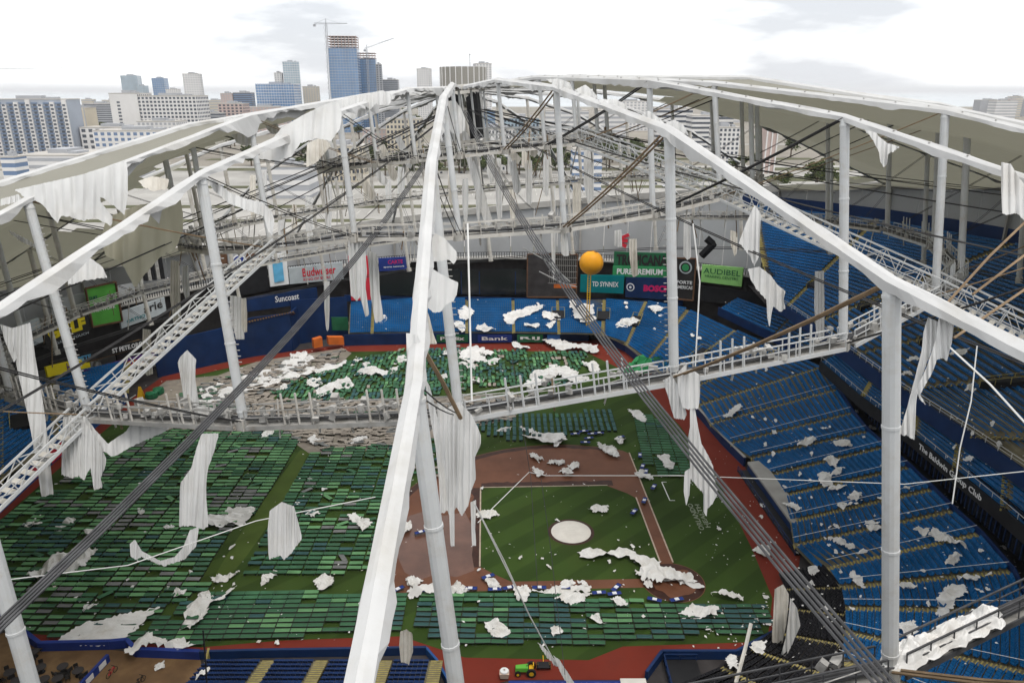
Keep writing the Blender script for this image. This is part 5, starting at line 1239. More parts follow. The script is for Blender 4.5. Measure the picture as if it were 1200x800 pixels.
SHAPES = [
 ([(678,648),(690,645),(715,648),(738,647),(755,657),(776,660),(772,668),(762,670),(785,670),(806,674),(810,681),(795,683),(772,681),(757,676),(748,665),(735,656),(712,655),(690,658),(680,656)], 'long crumpled white sheet snaking across the clay by home plate', .05),
 ([(80,752),(98,733),(118,729),(150,722),(172,717),(165,735),(152,755),(120,757)], 'large flat white sheet lying over the camp beds by the patio wall', .5),
 ([(220,712),(235,706),(252,697),(266,694),(262,705),(248,717),(250,730),(240,738),(226,736)], 'bulky white sheet fallen on the camp beds beside the dark pole', .6),
 ([(44,672),(52,660),(72,651),(100,652),(98,668),(85,676),(60,680),(46,678)], 'broad white sheet fallen on camp beds beneath the left cable bundle', .6),
 ([(244,610),(262,600),(285,599),(298,605),(288,616),(265,620),(248,618)], 'white sheet lying beside the worn strip of turf', .6),
 ([(302,462),(330,440),(360,432),(395,425),(398,430),(370,440),(340,446),(322,455),(300,458)], 'long pale sheet edging the far camp beds', .4),
 ([(373,465),(380,455),(395,448),(400,444),(412,452),(414,455),(395,458),(388,468)], 'hooked white sheet on the far camp beds', .5),
 ([(415,440),(430,433),(450,436),(466,432),(462,440),(445,442)], 'flat white sheet between far camp beds left of the great ridge', .5),
 ([(537,412),(550,408),(566,410),(569,424),(555,428),(540,424)], 'rounded white heap on the far outfield camp beds', .6),
 ([(255,456),(300,438),(330,420),(352,420),(340,438),(300,458),(280,470),(262,470)], 'large pale sheet lying below the navy centre field wall', .3),
 ([(625,440),(650,432),(670,434),(685,446),(672,452),(655,442),(635,452),(620,462),(612,456)], 'tangle of white cloth and rope on the right field turf', .5),
 ([(635,402),(648,400),(665,405),(676,408),(700,408),(698,416),(670,412),(650,412)], 'white heap below the yellow foul pole', .8),
 ([(682,425),(700,426),(702,434),(690,437)], 'small white square sheet on the right field turf', .3),
 ([(612,512),(640,508),(660,510),(664,520),(645,522),(620,518)], 'white heap behind second base between camp beds', .6),
 ([(700,523),(712,522),(722,530),(724,538),(712,536)], 'white heap on the clay arc near first base', .3),
 ([(738,482),(752,488),(755,498),(745,494)], 'white scrap at the corner of the dark camp beds', .5),
 ([(770,538),(785,540),(788,550),(780,556),(775,545)], 'curled white strip across the foul ground camp beds', .6),
 ([(558,602),(572,599),(586,604),(572,610),(560,608)], 'white cloth on the infield turf edge', .1),
 ([(688,598),(702,594),(714,596),(710,603),(695,602)], 'flat white scrap behind the mound', .08),
 ([(404,610),(414,606),(428,612),(438,618),(430,627),(420,618)], 'grey white sheet on camp beds left of the great ridge', .6),
 ([(366,682),(374,675),(390,680),(392,690),(378,694)], 'white bundle in the gap between camp bed blocks', .3),
 ([(246,678),(262,674),(278,672),(272,680),(258,685)], 'torn white cloth at the foot of the worn turf strip', .2),
 ([(567,733),(578,730),(590,738),(600,744),(588,752),(572,745)], 'white cloth on the third base camp beds', .6),
 ([(793,722),(810,716),(830,712),(842,715),(838,726),(815,727)], 'long grey white cloth on camp beds near the backstop', .6),
 ([(833,700),(845,696),(857,698),(870,703),(868,706),(850,704)], 'white cloth at the end of the camp bed row by the backstop', .6),
 ([(600,690),(615,690),(622,698),(618,708),(605,708)], 'puffed white bundle on the first row of third base camp beds', .8),
 ([(650,704),(668,700),(688,700),(684,708),(660,712)], 'creased white cloth across two camp beds', .6),
 ([(715,706),(728,703),(735,712),(725,716)], 'small pale bundle on the third base camp beds', .6),
 ([(690,728),(702,725),(710,736),(700,735)], 'white rag on the middle row of third base camp beds', .6),
 ([(645,742),(655,737),(660,745),(648,750)], 'white rag on the last row of third base camp beds', .6),
 ([(745,674),(760,668),(790,672),(808,676),(822,688),(816,690),(795,684),(770,686),(750,682)], 'second white sheet heaped over the home plate circle', .25),
 ([(478,695),(495,692),(520,694),(530,690),(535,698),(500,701),(480,702)], 'white cloth along the clay left of the front mast', .3),
 ([(620,695),(650,691),(665,688),(690,690),(690,698),(655,699)], 'ragged cloth strung along the foul line camp beds', .5),
 ([(475,680),(488,676),(497,682),(490,686),(478,686)], 'white scrap on the wet clay', .1),
 ([(466,615),(480,614),(482,622),(470,632)], 'white scrap between the great ridge and the clay', .2),
 ([(150,768),(165,755),(185,757),(215,760),(232,766),(225,770),(190,766),(170,768),(165,776),(155,775)], 'white cloth flung along the padded wall of the patio', 1.1),
 ([(182,780),(190,776),(194,784),(185,786)], 'white scrap on the patio floor', .05),
 ([(232,792),(240,789),(244,798),(234,800)], 'white bundle at the patio corner', .2),
 ([(882,645),(895,640),(905,642),(900,652),(888,654)], 'white cloth on the red track by the dugout', .1),
 ([(850,782),(860,772),(868,776),(862,790),(852,792)], 'white bundle on the black seats behind the backstop', .2),
 ([(878,766),(892,758),(902,762),(890,772)], 'white bundle on the padded backstop wall', .6),
 ([(975,630),(988,634),(998,645),(1000,648),(990,646)], 'white sheet across blue seats above the dugout', .2),
 ([(953,660),(960,656),(964,668),(955,666)], 'white rag at the edge of the black seats', .2),
 ([(1001,676),(1007,674),(1012,684),(1008,694),(1001,690)], 'white rag in the lower deck aisle', .2),
 ([(1074,622),(1082,620),(1090,628),(1080,632)], 'small white rag high on the lower deck', .2),
 ([(1100,624),(1108,621),(1118,632),(1120,640),(1125,652),(1118,645),(1106,640)], 'white rag with a tail high on the lower deck', .2),
 ([(1094,716),(1105,702),(1125,692),(1142,700),(1138,708),(1118,712),(1100,722),(1085,722)], 'large white sheet across the blue seats behind home plate', .3),
 ([(1056,738),(1068,733),(1078,740),(1072,752),(1060,752)], 'white bundle beside the near walkway', .4),
 ([(1056,440),(1066,438),(1068,446)], 'white rag on the upper deck', .2),
 ([(960,565),(968,555),(978,560),(972,572),(962,574)], 'white rag on the seats opposite first base', .2),
 ([(978,517),(990,520),(998,522),(996,530),(986,526)], 'white sheet on the lower deck before the dark wall', .2),
 ([(968,540),(980,537),(985,545),(975,552)], 'scraps of white cloth on the lower deck aisle', .2),
 ([(922,590),(932,592),(938,602),(930,604)], 'pale rag beside the grey dugout roof', .2),
 ([(590,373),(605,368),(625,362),(640,362),(625,370),(608,375),(600,382),(592,380)], 'white cloth strung over the right field seats', .4),
 ([(672,365),(685,360),(697,362),(696,372),(682,378),(672,374)], 'white puffs of cloth on the seats beside the pole', .5),
 ([(720,380),(735,376),(752,380),(740,386),(722,384)], 'white cloth on the seats below the stairwell', .3),
 ([(760,362),(772,360),(778,366),(766,370)], 'white rag beside the white mast on the right field seats', .3),
 ([(640,350),(655,345),(672,346),(668,352),(650,355)], 'white cloth heap on the navy strip above the right field seats', .3),
 ([(535,365),(545,362),(556,368),(552,378),(540,376)], 'white bundle on the seats right of the great ridge', .4),
 ([(845,488),(860,482),(870,478),(872,484),(855,490)], 'white rag along the first rows near the corner', .3),
 ([(930,412),(940,408),(945,415),(935,418)], 'white rag beneath the corner of the upper deck', .2),
]
for pts, lab, lift in SHAPES:
    cx_ = sum(p[0] for p in pts) / len(pts); cy_ = sum(p[1] for p in pts) / len(pts)
    crumple(cx_, cy_, 0, 0, 0, lab, 'fabric_fallen', max(lift, .22), .2 if lab.startswith('large flat') else .55, pts=pts)
rs = random.Random(31)
for i, (xa, xb, ya, yb, n_, where) in enumerate([(480,760,684,702,9,'along the foul line clay'),(600,760,500,560,9,'round the infield arc'),(20,440,600,740,13,'among the left field camp beds'),(420,690,405,455,12,'on the far outfield camp beds'),(930,1160,500,720,16,'over the lower deck seats'),(420,800,352,392,9,'over the right field seats'),(170,400,415,470,8,'below the navy centre field wall'),(1010,1190,400,560,6,'over the upper and club decks'),(300,600,496,528,7,'on the tan insulation')]):
    for j in range(n_):
        crumple(rs.uniform(xa, xb), rs.uniform(ya, yb), rs.uniform(9, 22), rs.uniform(4, 9), rs.uniform(-.5, .5), 'ragged white sheet of roof fabric lying ' + where, 'fabric_fallen', .35, .6, group='ragged sheets ' + where)
# small scraps scattered over seats and field
rs = random.Random(4)
for i in range(150):
    if i < 70: x, y = rs.uniform(880, 1180), rs.uniform(480, 740)
    elif i < 110: x, y = rs.uniform(250, 900), rs.uniform(560, 760)
    elif i < 130: x, y = rs.uniform(5, 250), rs.uniform(600, 750)
    else: x, y = rs.uniform(560, 960), rs.uniform(350, 440)
    crumple(x, y, rs.uniform(2.5, 7), rs.uniform(2, 4.5), rs.uniform(-1, 1), 'tiny white scrap of roof fabric lying among seats and camp beds', 'fabric_fallen', .3, .35, 'fabric_scrap', 'tiny scraps of roof fabric')
# fine litter: thousands of chips of membrane and insulation
rs = random.Random(77); mb = MB()
def chip(P, n, a, b, ang):
    ux = V((cos(ang), sin(ang), 0)); ux = (ux - n * ux.dot(n)).normalized(); uy = n.cross(ux)
    pts = [P + ux*(a*rs.uniform(.6, 1)) , P + uy*(b*rs.uniform(.5, 1)) + n*rs.uniform(0, .12), P - ux*(a*rs.uniform(.5, 1)) + n*rs.uniform(0, .1), P - uy*(b*rs.uniform(.5, 1))]
    mb.face(pts, 0 if rs.random() < .75 else 1)
for i in range(2600):
    q = rs.random()
    if q < .42: x, y = rs.uniform(830, 1200), rs.uniform(430, 790)
    elif q < .75: x, y = rs.uniform(0, 900), rs.uniform(500, 760)
    elif q < .90: x, y = rs.uniform(170, 720), rs.uniform(400, 480)
    else: x, y = rs.uniform(420, 960), rs.uniform(345, 420)
    if nz(x*.02, y*.03, 5) + rs.uniform(-.3, .3) < -.05: continue
    P, n, st = surface(x, y)
    if y < 400 and not st: continue
    s_ = rs.uniform(.08, .26) * (1.7 if rs.random() < .12 else 1); chip(P + n * ((.75 if st else .46) if rs.random() < .6 else .12), n, s_, s_ * rs.uniform(.3, .9), rs.uniform(0, 6.3))
o = mb.build('litter', [M['fabric_fallen'], M['fabric_dirty']]); tag(o, 'fine white litter of shredded roof fabric over seats and camp beds', 'litter'); o['kind'] = 'stuff'
# heap of fabric on the near walkway at the lower right
mid0, mid1 = B[1,0], B[2,0]; dd_ = (mid1 - mid0).normalized(); xx_ = dd_.cross(DN).normalized()
for i, (t, sx, sz) in enumerate(((.05, 1.3, .9), (.12, 1.2, .6), (.19, 1.5, .75), (.27, 1.1, .5), (.33, .9, .7))):
    c_ = lerp(mid0, mid1, t) + DN * .25; mb = MB(); N = 30; rows = []
    for a in range(13):
        rr = a / 12
        rows.append([c_ + dd_*(sx*1.2*rr*cos(2*pi*b/N)*(1+.35*nz(b*.5, i*3.1))) + xx_*(.85*rr*sin(2*pi*b/N)*(1+.35*nz(b*.5, i*3.1+7)))
                     + DN*(sz*1.5*(1-rr**1.5)*(.75 + .5*nz(cos(2*pi*b/N)*rr*2.2, sin(2*pi*b/N)*rr*2.2, i*2.3)) + .22*abs(nz(cos(2*pi*b/N)*rr*5, sin(2*pi*b/N)*rr*5, i+3)) + .05) for b in [q % N for q in range(N+1)]])
    mb.grid(rows); tag(mb.build('fabric_heap', M['fabric_fallen'], None, False), 'heap of crumpled white fabric lodged on the near walkway, ' + ['against the thick mast','one step from the mast','in mid walkway','towards the bend','farthest from the mast'][i], 'fallen fabric', 'fabric heaps on the near walkway')
# thin ropes and wires hanging in the dome
def wire(pts, r, label, m='rope'):
    P = [at_d(*p) for p in pts]; mb = MB(); Q = []
    for a, b in zip(P[:-1], P[1:]): Q += [lerp(a, b, i/6) - V((0,0,1))*0 for i in range(6)]
    mb.tube(Q + [P[-1]], r, 5); tag(mb.build('rope', M[m]), label, 'rope', 'loose ropes and wires')
wire([(560,612,52),(620,553,60),(640,557,60),(800,557,60),(1060,567,48),(1210,551,44)], .032, 'long white rope sagging across the infield to the club deck')
wire([(548,262,45),(550,340,44),(553,470,43)], .06, 'straight white cord hanging right of the great ridge')
wire([(556,590,50),(590,655,54),(620,720,57),(650,775,60)], .05, 'white cord slanting across the infield to the dugout')
wire([(556,590,50),(605,690,54)], .04, 'thin white cord dropping to the foul line')
wire([(0,680,44),(150,662,50),(300,610,54),(440,582,54)], .04, 'thin white rope trailing across the camp beds')
wire([(812,262,60),(820,330,60),(812,480,60)], .06, 'white cord hanging above the right field corner')
wire([(1112,406,38),(1160,450,36),(1210,505,34)], .05, 'white rope slanting across the upper deck seats')
wire([(1145,405,40),(1138,470,40),(1125,525,40)], .035, 'thin cord with a knot over the club deck')
wire([(1125,525,40),(1116,590,40)], .035, 'thin cord end over the lower deck')
wire([(600,420,60),(622,560,60),(630,690,60)], .025, 'fine wire hanging over the mound', 'cable_grey')
wire([(634,560,60),(645,640,60),(662,790,60)], .025, 'second fine wire hanging over the infield', 'cable_grey')
wire([(612,290,120),(640,305,118),(668,330,116)], .1, 'pale broken strut slanting over the black glazing')
wire([(632,318,118),(660,332,116),(676,336,114)], .1, 'second pale broken strut above the red panel')
wire([(1118,396,37),(1200,340,38),(1230,318,38)], .07, 'tan brace cable to the upper stand', 'cable_tan')
wire([(1110,355,50),(1160,300,52),(1210,252,54)], .09, 'tan brace cable crossing the topmost rows', 'cable_tan')
wire([(1140,345,50),(1210,292,52)], .09, 'lower tan brace cable crossing the upper deck', 'cable_tan')
wire([(498,412,42),(520,450,44),(540,490,46)], .14, 'brown broken pole leaning in the centre cloth', 'cable_tan')
wire([(862,800,60),(873,760,62),(880,730,63)], .16, 'pale broken pole standing by the backstop', 'steel_old')
wire([(238,738,76),(241,775,76),(243,812,76)], .09, 'thin dark pole standing at the patio corner', 'black')
wire([(822,300,95),(836,286,94),(828,279,94)], .5, 'fat black hose bent over the charcoal board', 'black')

# ------------------------------------------------------------------ outside: parking, roads, trees, city
sheet('car_park', [(-420,222),(460,222),(520,640),(-480,640)], -0.26, M['asphalt'])
for i, (a, b, w) in enumerate([((-700,300),(900,345),11), ((-700,455),(900,470),14), ((-900,660),(1100,690),22), ((130,150),(420,700),12), ((-170,230),(-330,720),12), ((120,120),(560,250),26), ((-2000,980),(2200,960),20), ((-1800,1350),(2200,1300),20)]):
    a, b = V((*a, 0)), V((*b, 0)); d = (b - a).normalized(); x = V((-d.y, d.x, 0)) * w / 2
    sheet('road', [a - x, b - x, b + x, a + x], -0.24 + .004 * i, M['road'])
for i, (x0, x1, y0, y1) in enumerate([(-300,380,268,276),(-330,400,380,389),(-360,420,428,440),(-380,450,520,534),(150,420,232,250),(-260,40,300,312),(60,330,560,590),(200,520,330,360),(-420,430,640,662),(-300,300,740,760)]):
    sheet('verge', [(x0,y0),(x1,y0+6),(x1,y1+8),(x0,y1)], -0.19 + .004 * i, M['verge'])
M['line'] = mat('parking_lines', (.5,.49,.45), .9, .1)
mb = MB()
for row in (240, 330, 355, 410, 485, 505):
    for x in range(-260, 330, 6): mb.box(x, x + .35, row, row + 11, -.252, -.248)
struct(mb.build('parking_markings', M['line']))

# buildings
M['b_white'] = mat('white_render', (.62,.61,.60), .8, .06, .05, dirt=(.5,.48,.45), dirt_amt=.5)
M['b_cream'] = mat('cream_render', (.50,.45,.36), .8, .08, .05)
M['b_grey'] = mat('grey_render', (.34,.35,.37), .8, .08, .05)
M['b_pink'] = mat('pinkish_render', (.46,.36,.33), .8, .08, .05)
M['b_blue'] = mat('blue_render', (.13,.19,.30), .7, .1, .05)
M['b_steel'] = mat('blue_grey_render', (.30,.33,.38), .8, .08, .05)
M['b_glass'] = mat('blue_glass', (.10,.20,.36), .12, .18, .06, spec=.8)
M['b_pale_glass'] = mat('pale_glass', (.28,.36,.42), .12, .15, .06, spec=.8)
M['b_dark'] = mat('dark_window_glass', (.055,.065,.085), .15, .25, .2, spec=.7)
M['b_roof'] = mat('flat_roof', (.40,.38,.35), .9, .1, .05)
M['b_taupe'] = mat('taupe_cladding', (.24,.23,.205), .7, .1, .05)
def building(label, x0, x1, yt, D, style='grid', body='b_white', win='b_dark', yaw=0.0, dep=None, fl=3.4, cols=None, sep=False, extra=None, base=-.3, ww=.55, wh=.55, cat='building'):
    a, b = at_Y(x0, yt, D), at_Y(x1, yt, D); W = b.x - a.x; Ht = a.z - base; dep = dep or W * .6; cx = (a.x + b.x) / 2
    root = empty('building', label, cat, None, (cx, D, base)); root.rotation_euler = (0, 0, yaw)
    W2 = W / (cos(yaw) + abs(sin(yaw)) * dep / W) if yaw else W
    mb = MB(); mb.box(-W2/2, W2/2, 0, dep, 0, Ht); mb.build('wall', M[body], root)
    mb = MB(); mb.box(-W2/2 - .2, W2/2 + .2, -.2, dep + .2, Ht + .01, Ht + .9); rf = mb.build('roof', M['b_roof'] if style != 'glass' else M[body], root)
    mb = MB(); mb.box(-W2*.2, W2*.12, dep*.3, dep*.7, Ht + .9, Ht + 4.0); mb.box(W2*.2, W2*.34, dep*.2, dep*.5, Ht + .9, Ht + 2.6); mb.build('plant_room', M['b_grey'], rf)
    nf = max(1, int(Ht / fl)); fh = Ht / nf; nc = cols or max(2, int(W2 / 4.2)); cw = W2 / nc; nd = max(1, int(dep / 5))
    if style == 'grid':
        one = MB(); one.box(-cw*ww/2, cw*ww/2, -.12, .25, -fh*wh/2, fh*wh/2); me = one.mesh('window', M[win]); al = MB()
        for f in range(nf):
            for c in range(nc):
                if extra and extra(f, c, nf, nc): continue
                p = V((-W2/2 + cw*(c+.5), 0, fh*(f+.52)))
                if sep: o = link('window', me, root); o.location = p
                else:
                    i0 = len(al.v); al.v.extend((v[0]+p.x, v[1]+p.y, v[2]+p.z) for v in one.v); al.f.extend(tuple(i0+q for q in ff) for ff in one.f); al.m.extend(one.m)
            for sx in (-1, 1):
                for c in range(nd):
                    y = dep * (c + .5) / nd; al.box(sx*W2/2 - .12, sx*W2/2 + .12, y - dep/nd*ww/2, y + dep/nd*ww/2, fh*(f+.25), fh*(f+.78))
        if al.f: o = al.build('windows', M[win], root); o['kind'] = 'stuff'
    elif style == 'glass':
        mb = MB()
        for f in range(nf + 1): mb.box(-W2/2 - .25, W2/2 + .25, -.25, dep + .25, fh*f - .25, fh*f + .35)
        mb.build('floor_slab', M[win], root)
        mb = MB()
        for c in range(nc + 1): x = -W2/2 + cw*c; mb.box(x - .15, x + .15, -.18, -.0, 0, Ht)
        mb.build('mullion', M[win], root)
    elif style == 'bands':
        for f in range(nf):
            mb = MB(); mb.box(-W2/2 - .15, W2/2 + .15, -.15, dep + .15, fh*(f+.3), fh*(f+.75)); mb.build('window_band', M[win], root)
    elif style == 'bays':
        mb = MB()
        for c in range(nc):
            x = -W2/2 + cw*(c + .5)
            if c % 2 == 0: mb.box(x - cw*.36, x + cw*.36, -1.6, -.0, 0, Ht - fh*(c % 3)*.6)
        mb.build('bay', M['b_white'], root)
        one = MB(); one.box(-cw*.24, cw*.24, -.15, .1, -fh*.28, fh*.28); me = one.mesh('window', M[win])
        for f in range(nf - 1):
            for c in range(nc):
                o = link('window', me, root); o.location = (-W2/2 + cw*(c+.5), -1.6 if c % 2 == 0 else 0, fh*(f+.55))
        mb = MB()
        for f in range(nf):
            for c in range(nc):
                if c % 2: x = -W2/2 + cw*(c+.5); mb.box(x - cw*.5, x + cw*.5, -1.0, -.02, fh*f - .1, fh*f + .9)
        mb.build('balcony', M['b_blue'], root)
    elif style == 'ribs':
        mb = MB()
        for c in range(nc + 1): x = -W2/2 + cw*c; mb.box(x - .5, x + .5, -.9, 0, 0, Ht)
        mb.build('rib', M[win], root)
    return root, W2, Ht
building('wide apartment block with projecting white bays and blue balconies', -14, 78, 117, 790, 'bays', 'b_steel', 'b_dark', .0, 24, 3.6, 13)
building('plain beige slab building right of the apartment block', 73, 98, 127, 1010, 'ribs', 'b_cream', 'b_grey', 0, 30, cols=6)
building('dark bluish low office left of the white hospital block', 97, 131, 122, 1350, 'bands', 'b_grey', 'b_dark')
building('windowless white end block with one column of dark slots', 127, 160, 110, 960, 'grid', 'b_white', 'b_dark', 0, 40, 4.0, 5, True, lambda f, c, nf, nc: c != 1 or f > nf - 3)
building('broad white block with regular grid of dark windows', 160, 229, 113, 962, 'grid', 'b_white', 'b_dark', 0, 40, 4.2, 15, True, ww=.6)
building('white low building with tall dark windows beneath the hospital block', 93, 160, 150, 800, 'grid', 'b_white', 'b_dark', 0, 30, 5.0, 8, True)
building('pale parking garage with blue windows behind the left roof edge', 108, 200, 154, 760, 'grid', 'b_white', 'b_blue', 0, 40, 4.4, 12, True)
building('white stepped building half behind the roof edge', 160, 206, 143, 860, 'grid', 'b_white', 'b_grey', 0, 30, 4, 9)
building('grey glass tower with stepped shoulder on the skyline', 140, 161, 89, 1900, 'glass', 'b_pale_glass', 'b_grey', .2, 40, 4)
building('lower shoulder of the grey glass tower', 160, 167, 101, 1900, 'glass', 'b_pale_glass', 'b_grey', 0, 30, 4)
building('slim dark glass tower on the skyline', 177, 192, 92, 1850, 'glass', 'b_glass', 'b_grey', .1, 30, 4)
building('short white tower between two skyline towers', 194, 208, 105, 1800, 'grid', 'b_white', 'b_grey')
building('tall white tower with rounded grey top on the skyline', 212, 235, 87, 1500, 'grid', 'b_white', 'b_grey', .25, 36, 4.2, 7)
building('pinkish mid rise building left of a blue office', 258, 272, 110, 1500, 'grid', 'b_pink', 'b_grey')
building('dull blue office box on the skyline', 273, 294, 109, 1500, 'bands', 'b_blue', 'b_dark')
building('pink and white low apartment house by the roof edge', 255, 284, 122, 1150, 'grid', 'b_pink', 'b_dark', 0, 30, 4, 6, True)
building('long pink low building behind the roof edge', 284, 334, 126, 1250, 'grid', 'b_pink', 'b_grey', 0, 30, 4, 12)
building('low dark grey shed roofs left of the pink house', 228, 258, 133, 1100, 'bands', 'b_grey', 'b_dark')
building('small bright blue warehouse by the roof edge', 230, 243, 131, 1000, 'ribs', 'b_blue', 'b_white')
building('blue glass office with white floor bands', 299, 344, 99, 1300, 'glass', 'b_glass', 'b_white', .0, 40, 4.2)
building('pale slender glass tower behind the blue office', 329, 352, 73, 1500, 'glass', 'b_pale_glass', 'b_white', .25, 40, 4.2)
building('narrow pale tower left of the slender glass tower', 321, 330, 86, 1520, 'grid', 'b_white', 'b_grey')
building('beige mid rise with stepped top', 354, 373, 102, 1400, 'grid', 'b_cream', 'b_grey', .1)
r_, W_, H_ = building('tall blue glass tower under construction with bare top floors', 383, 419, 57, 1250, 'glass', 'b_glass', 'b_grey', .1, 44, 4.0)
mb = MB()
for f in range(5): mb.box(-W_/2, W_/2, 0, 44, H_ + f*3.8 + 2.6, H_ + f*3.8 + 3.1)
for c in range(9):
    for y in (0.5, 43): mb.box(-W_/2 + c*W_/8.1 - .3, -W_/2 + c*W_/8.1 + .5, y - .4, y + .4, H_, H_ + 18.5)
mb.build('bare_frame', M['b_pink'], r_)
r_, W_, H_ = building('dark blue tower under construction behind the first', 418, 441, 70, 1330, 'glass', 'b_glass', 'b_dark', .1, 40, 4.0)
mb = MB()
for f in range(3): mb.box(-W_/2, W_/2, 0, 40, H_ + f*3.8 + 2.6, H_ + f*3.8 + 3.1)
for c in range(7): mb.box(-W_/2 + c*W_/6.1 - .3, -W_/2 + c*W_/6.1 + .5, 0, 1, H_, H_ + 11)
mb.build('bare_frame', M['b_pink'], r_)
building('grey lift core beside the dark blue tower', 440, 447, 76, 1330, 'grid', 'b_grey', 'b_dark')
building('small grey block right of the construction site', 448, 466, 94, 1400, 'bands', 'b_grey', 'b_dark')
building('isolated white apartment tower on the skyline', 488, 504, 81, 1700, 'grid', 'b_white', 'b_grey', 0, 30, 4, 6)
building('white slab tower right of the ribbed drum building', 556, 578, 75, 1250, 'grid', 'b_white', 'b_grey', .2, 30)
# ribbed drum shaped building behind the crown
p = at_Y(541, 78, 900); rr_ = 26.5 / F_PX * 900; root = empty('building', 'taupe drum shaped building with pale ribs behind the crown', 'building', None, (p.x, 900 + rr_, -.3)); Hh = p.z + .3
mb = MB(); mb.lathe((0,0,0), [(rr_, 0), (rr_, Hh), (rr_ - 1, Hh), (.01, Hh - .2)], 40); mb.build('wall', M['b_taupe'], root)
mb = MB(); [mb.box(rr_*cos(a)-.5, rr_*cos(a)+.5, rr_*sin(a)-.5, rr_*sin(a)+.5, 0, Hh) for a in [2*pi*i/24 for i in range(24)]]; mb.build('rib', M['b_white'], root)
mb = MB(); mb.tube([(8, 0, Hh), (8, 0, Hh + 14)], .35, 6); mb.lathe((8,0,Hh+14), [(.1,-1),(1.3,0),(.1,1)], 8); mb.build('mast', M['b_grey'], root)
# buildings seen through the open roof
for args in [('white hospital wing seen below the crown', 556, 604, 152, 640, 'grid', 'b_white', 'b_dark', 0, 25, 4, 12, True), ('pale blue medical block seen through the ribs', 590, 632, 139, 760, 'grid', 'b_pale_glass', 'b_dark', 0, 30, 4, 10), ('blue grey block below the crown', 548, 580, 130, 820, 'bands', 'b_pale_glass', 'b_blue'),
             ('cream building seen left of the crown', 452, 492, 140, 700, 'grid', 'b_cream', 'b_dark', 0, 25, 4, 9), ('tan low building among trees left of the crown', 375, 425, 172, 560, 'grid', 'b_cream', 'b_dark', 0, 25, 4.5, 10), ('pinkish long building left of the crown', 425, 470, 152, 720, 'grid', 'b_pink', 'b_grey', 0, 25, 4, 10),
             ('white box building with sign strip behind the inner hoop', 672, 706, 176, 500, 'bands', 'b_white', 'b_blue', 0, 20, 4.5), ('white low warehouse seen through the right ribs', 640, 690, 130, 1000, 'bands', 'b_white', 'b_grey', 0, 30, 5), ('low white shops right of the crown', 770, 812, 128, 900, 'bands', 'b_white', 'b_dark', 0, 30, 5), ('grey white offices below the olive membrane', 812, 860, 136, 820, 'bands', 'b_white', 'b_dark', 0, 30, 4.5),
             ('small white house right of the olive membrane gap', 838, 868, 150, 700, 'grid', 'b_white', 'b_dark', 0, 20, 4, 6), ('orange brick house at the car park edge', 900, 912, 150, 620, 'ribs', 'b_pink', 'b_white', 0, 16), ('white low house by the far road', 700, 735, 130, 850, 'bands', 'b_white', 'b_grey', 0, 20, 4.5), ('pale flats far beyond the right ribs', 720, 765, 119, 1300, 'grid', 'b_white', 'b_grey', 0, 30, 4, 10),
             ('flat white roofed hall beyond the left roof edge', 18, 92, 183, 590, 'bands', 'b_white', 'b_grey', 0, 60, 5), ('long white canopy building beyond the left roof edge', 88, 150, 186, 560, 'bands', 'b_white', 'b_grey', 0, 40, 5), ('small blue and white striped kiosk building', 0, 16, 185, 520, 'bands', 'b_blue', 'b_white', 0, 14, 5),
             ('low grey sheds under the far left ribs', 300, 360, 196, 470, 'bands', 'b_grey', 'b_white', 0, 25, 5)]:
    building(*args)
for i in range(26):                               # low roofs on the horizon to the right and left
    x = [1150 + i*9, 860 + (i-8)*22, 95 + (i-18)*24][0 if i < 8 else 1 if i < 18 else 2]; rs2 = random.Random(i)
    building('distant low block on the horizon ' + ('beyond the olive membrane' if i < 18 else 'behind the apartment blocks'), x, x + rs2.uniform(10, 26), rs2.uniform(113, 119), rs2.uniform(1500, 2600), 'bands', rs2.choice(['b_white', 'b_cream', 'b_grey', 'b_pink']), 'b_grey', fl=5)[0]['group'] = 'distant low blocks'
# tower cranes
def crane(label, x, ytop, ybot, D, jx0, jx1, jy0, jy1):
    root = empty('tower_crane', label, 'crane', 'tower cranes')
    a, b = at_Y(x, ybot, D), at_Y(x, ytop, D); a.z = 0; mb = MB(); w = 1.1
    for sx in (-w, w):
        for sy in (-w, w): mb.beam(a + V((sx, sy, 0)), b + V((sx, sy, 0)), .5, .5)
    n = int((b.z - a.z) / 4)
    for i in range(n): z0 = a.z + i*4; s_ = 1 if i % 2 else -1; mb.beam(V((a.x - w*s_, a.y - w, z0)), V((a.x + w*s_, a.y - w, z0 + 4)), .3, .3)
    mb.build('tower', M['b_grey'], root)
    mb = MB(); p, q = at_Y(jx0, jy0, D), at_Y(jx1, jy1, D); mb.beam(p, q, .8, .5); mb.beam(p + V((0,0,2)), q + V((0,0,.6)), .4, .4)
    for i in range(16): u, v = lerp(p, q, i/16), lerp(p + V((0,0,2)), q + V((0,0,.6)), (i+.5)/16); mb.beam(u, v, .25, .25); mb.beam(v, lerp(p, q, (i+1)/16), .25, .25)
    mb.build('jib', M['b_grey'], root)
    mb = MB(); mb.beam(b, b + V((0,0,7)), .9, .9); mb.beam(b + V((0,0,7)), lerp(p, q, .8), .25, .25); mb.beam(b + V((0,0,7)), p, .25, .25); mb.build('tower_head', M['b_grey'], root)
    mb = MB(); mb.box(p.x - 1.5, p.x + 2.5, p.y - 1, p.y + 1, p.z - 3.5, p.z - .3); mb.build('counterweight', M['b_grey'], root)
crane('tall tower crane beside the blue tower with level jib', 382, 28, 60, 1240, 368, 407, 28.5, 28)
crane('tower crane with raised jib over the dark blue tower', 430, 58, 75, 1320, 427, 462, 58, 45)
crane('distant lone crane jib far from the glass towers', -60, 82, 110, 1500, -80, 74, 82, 80)

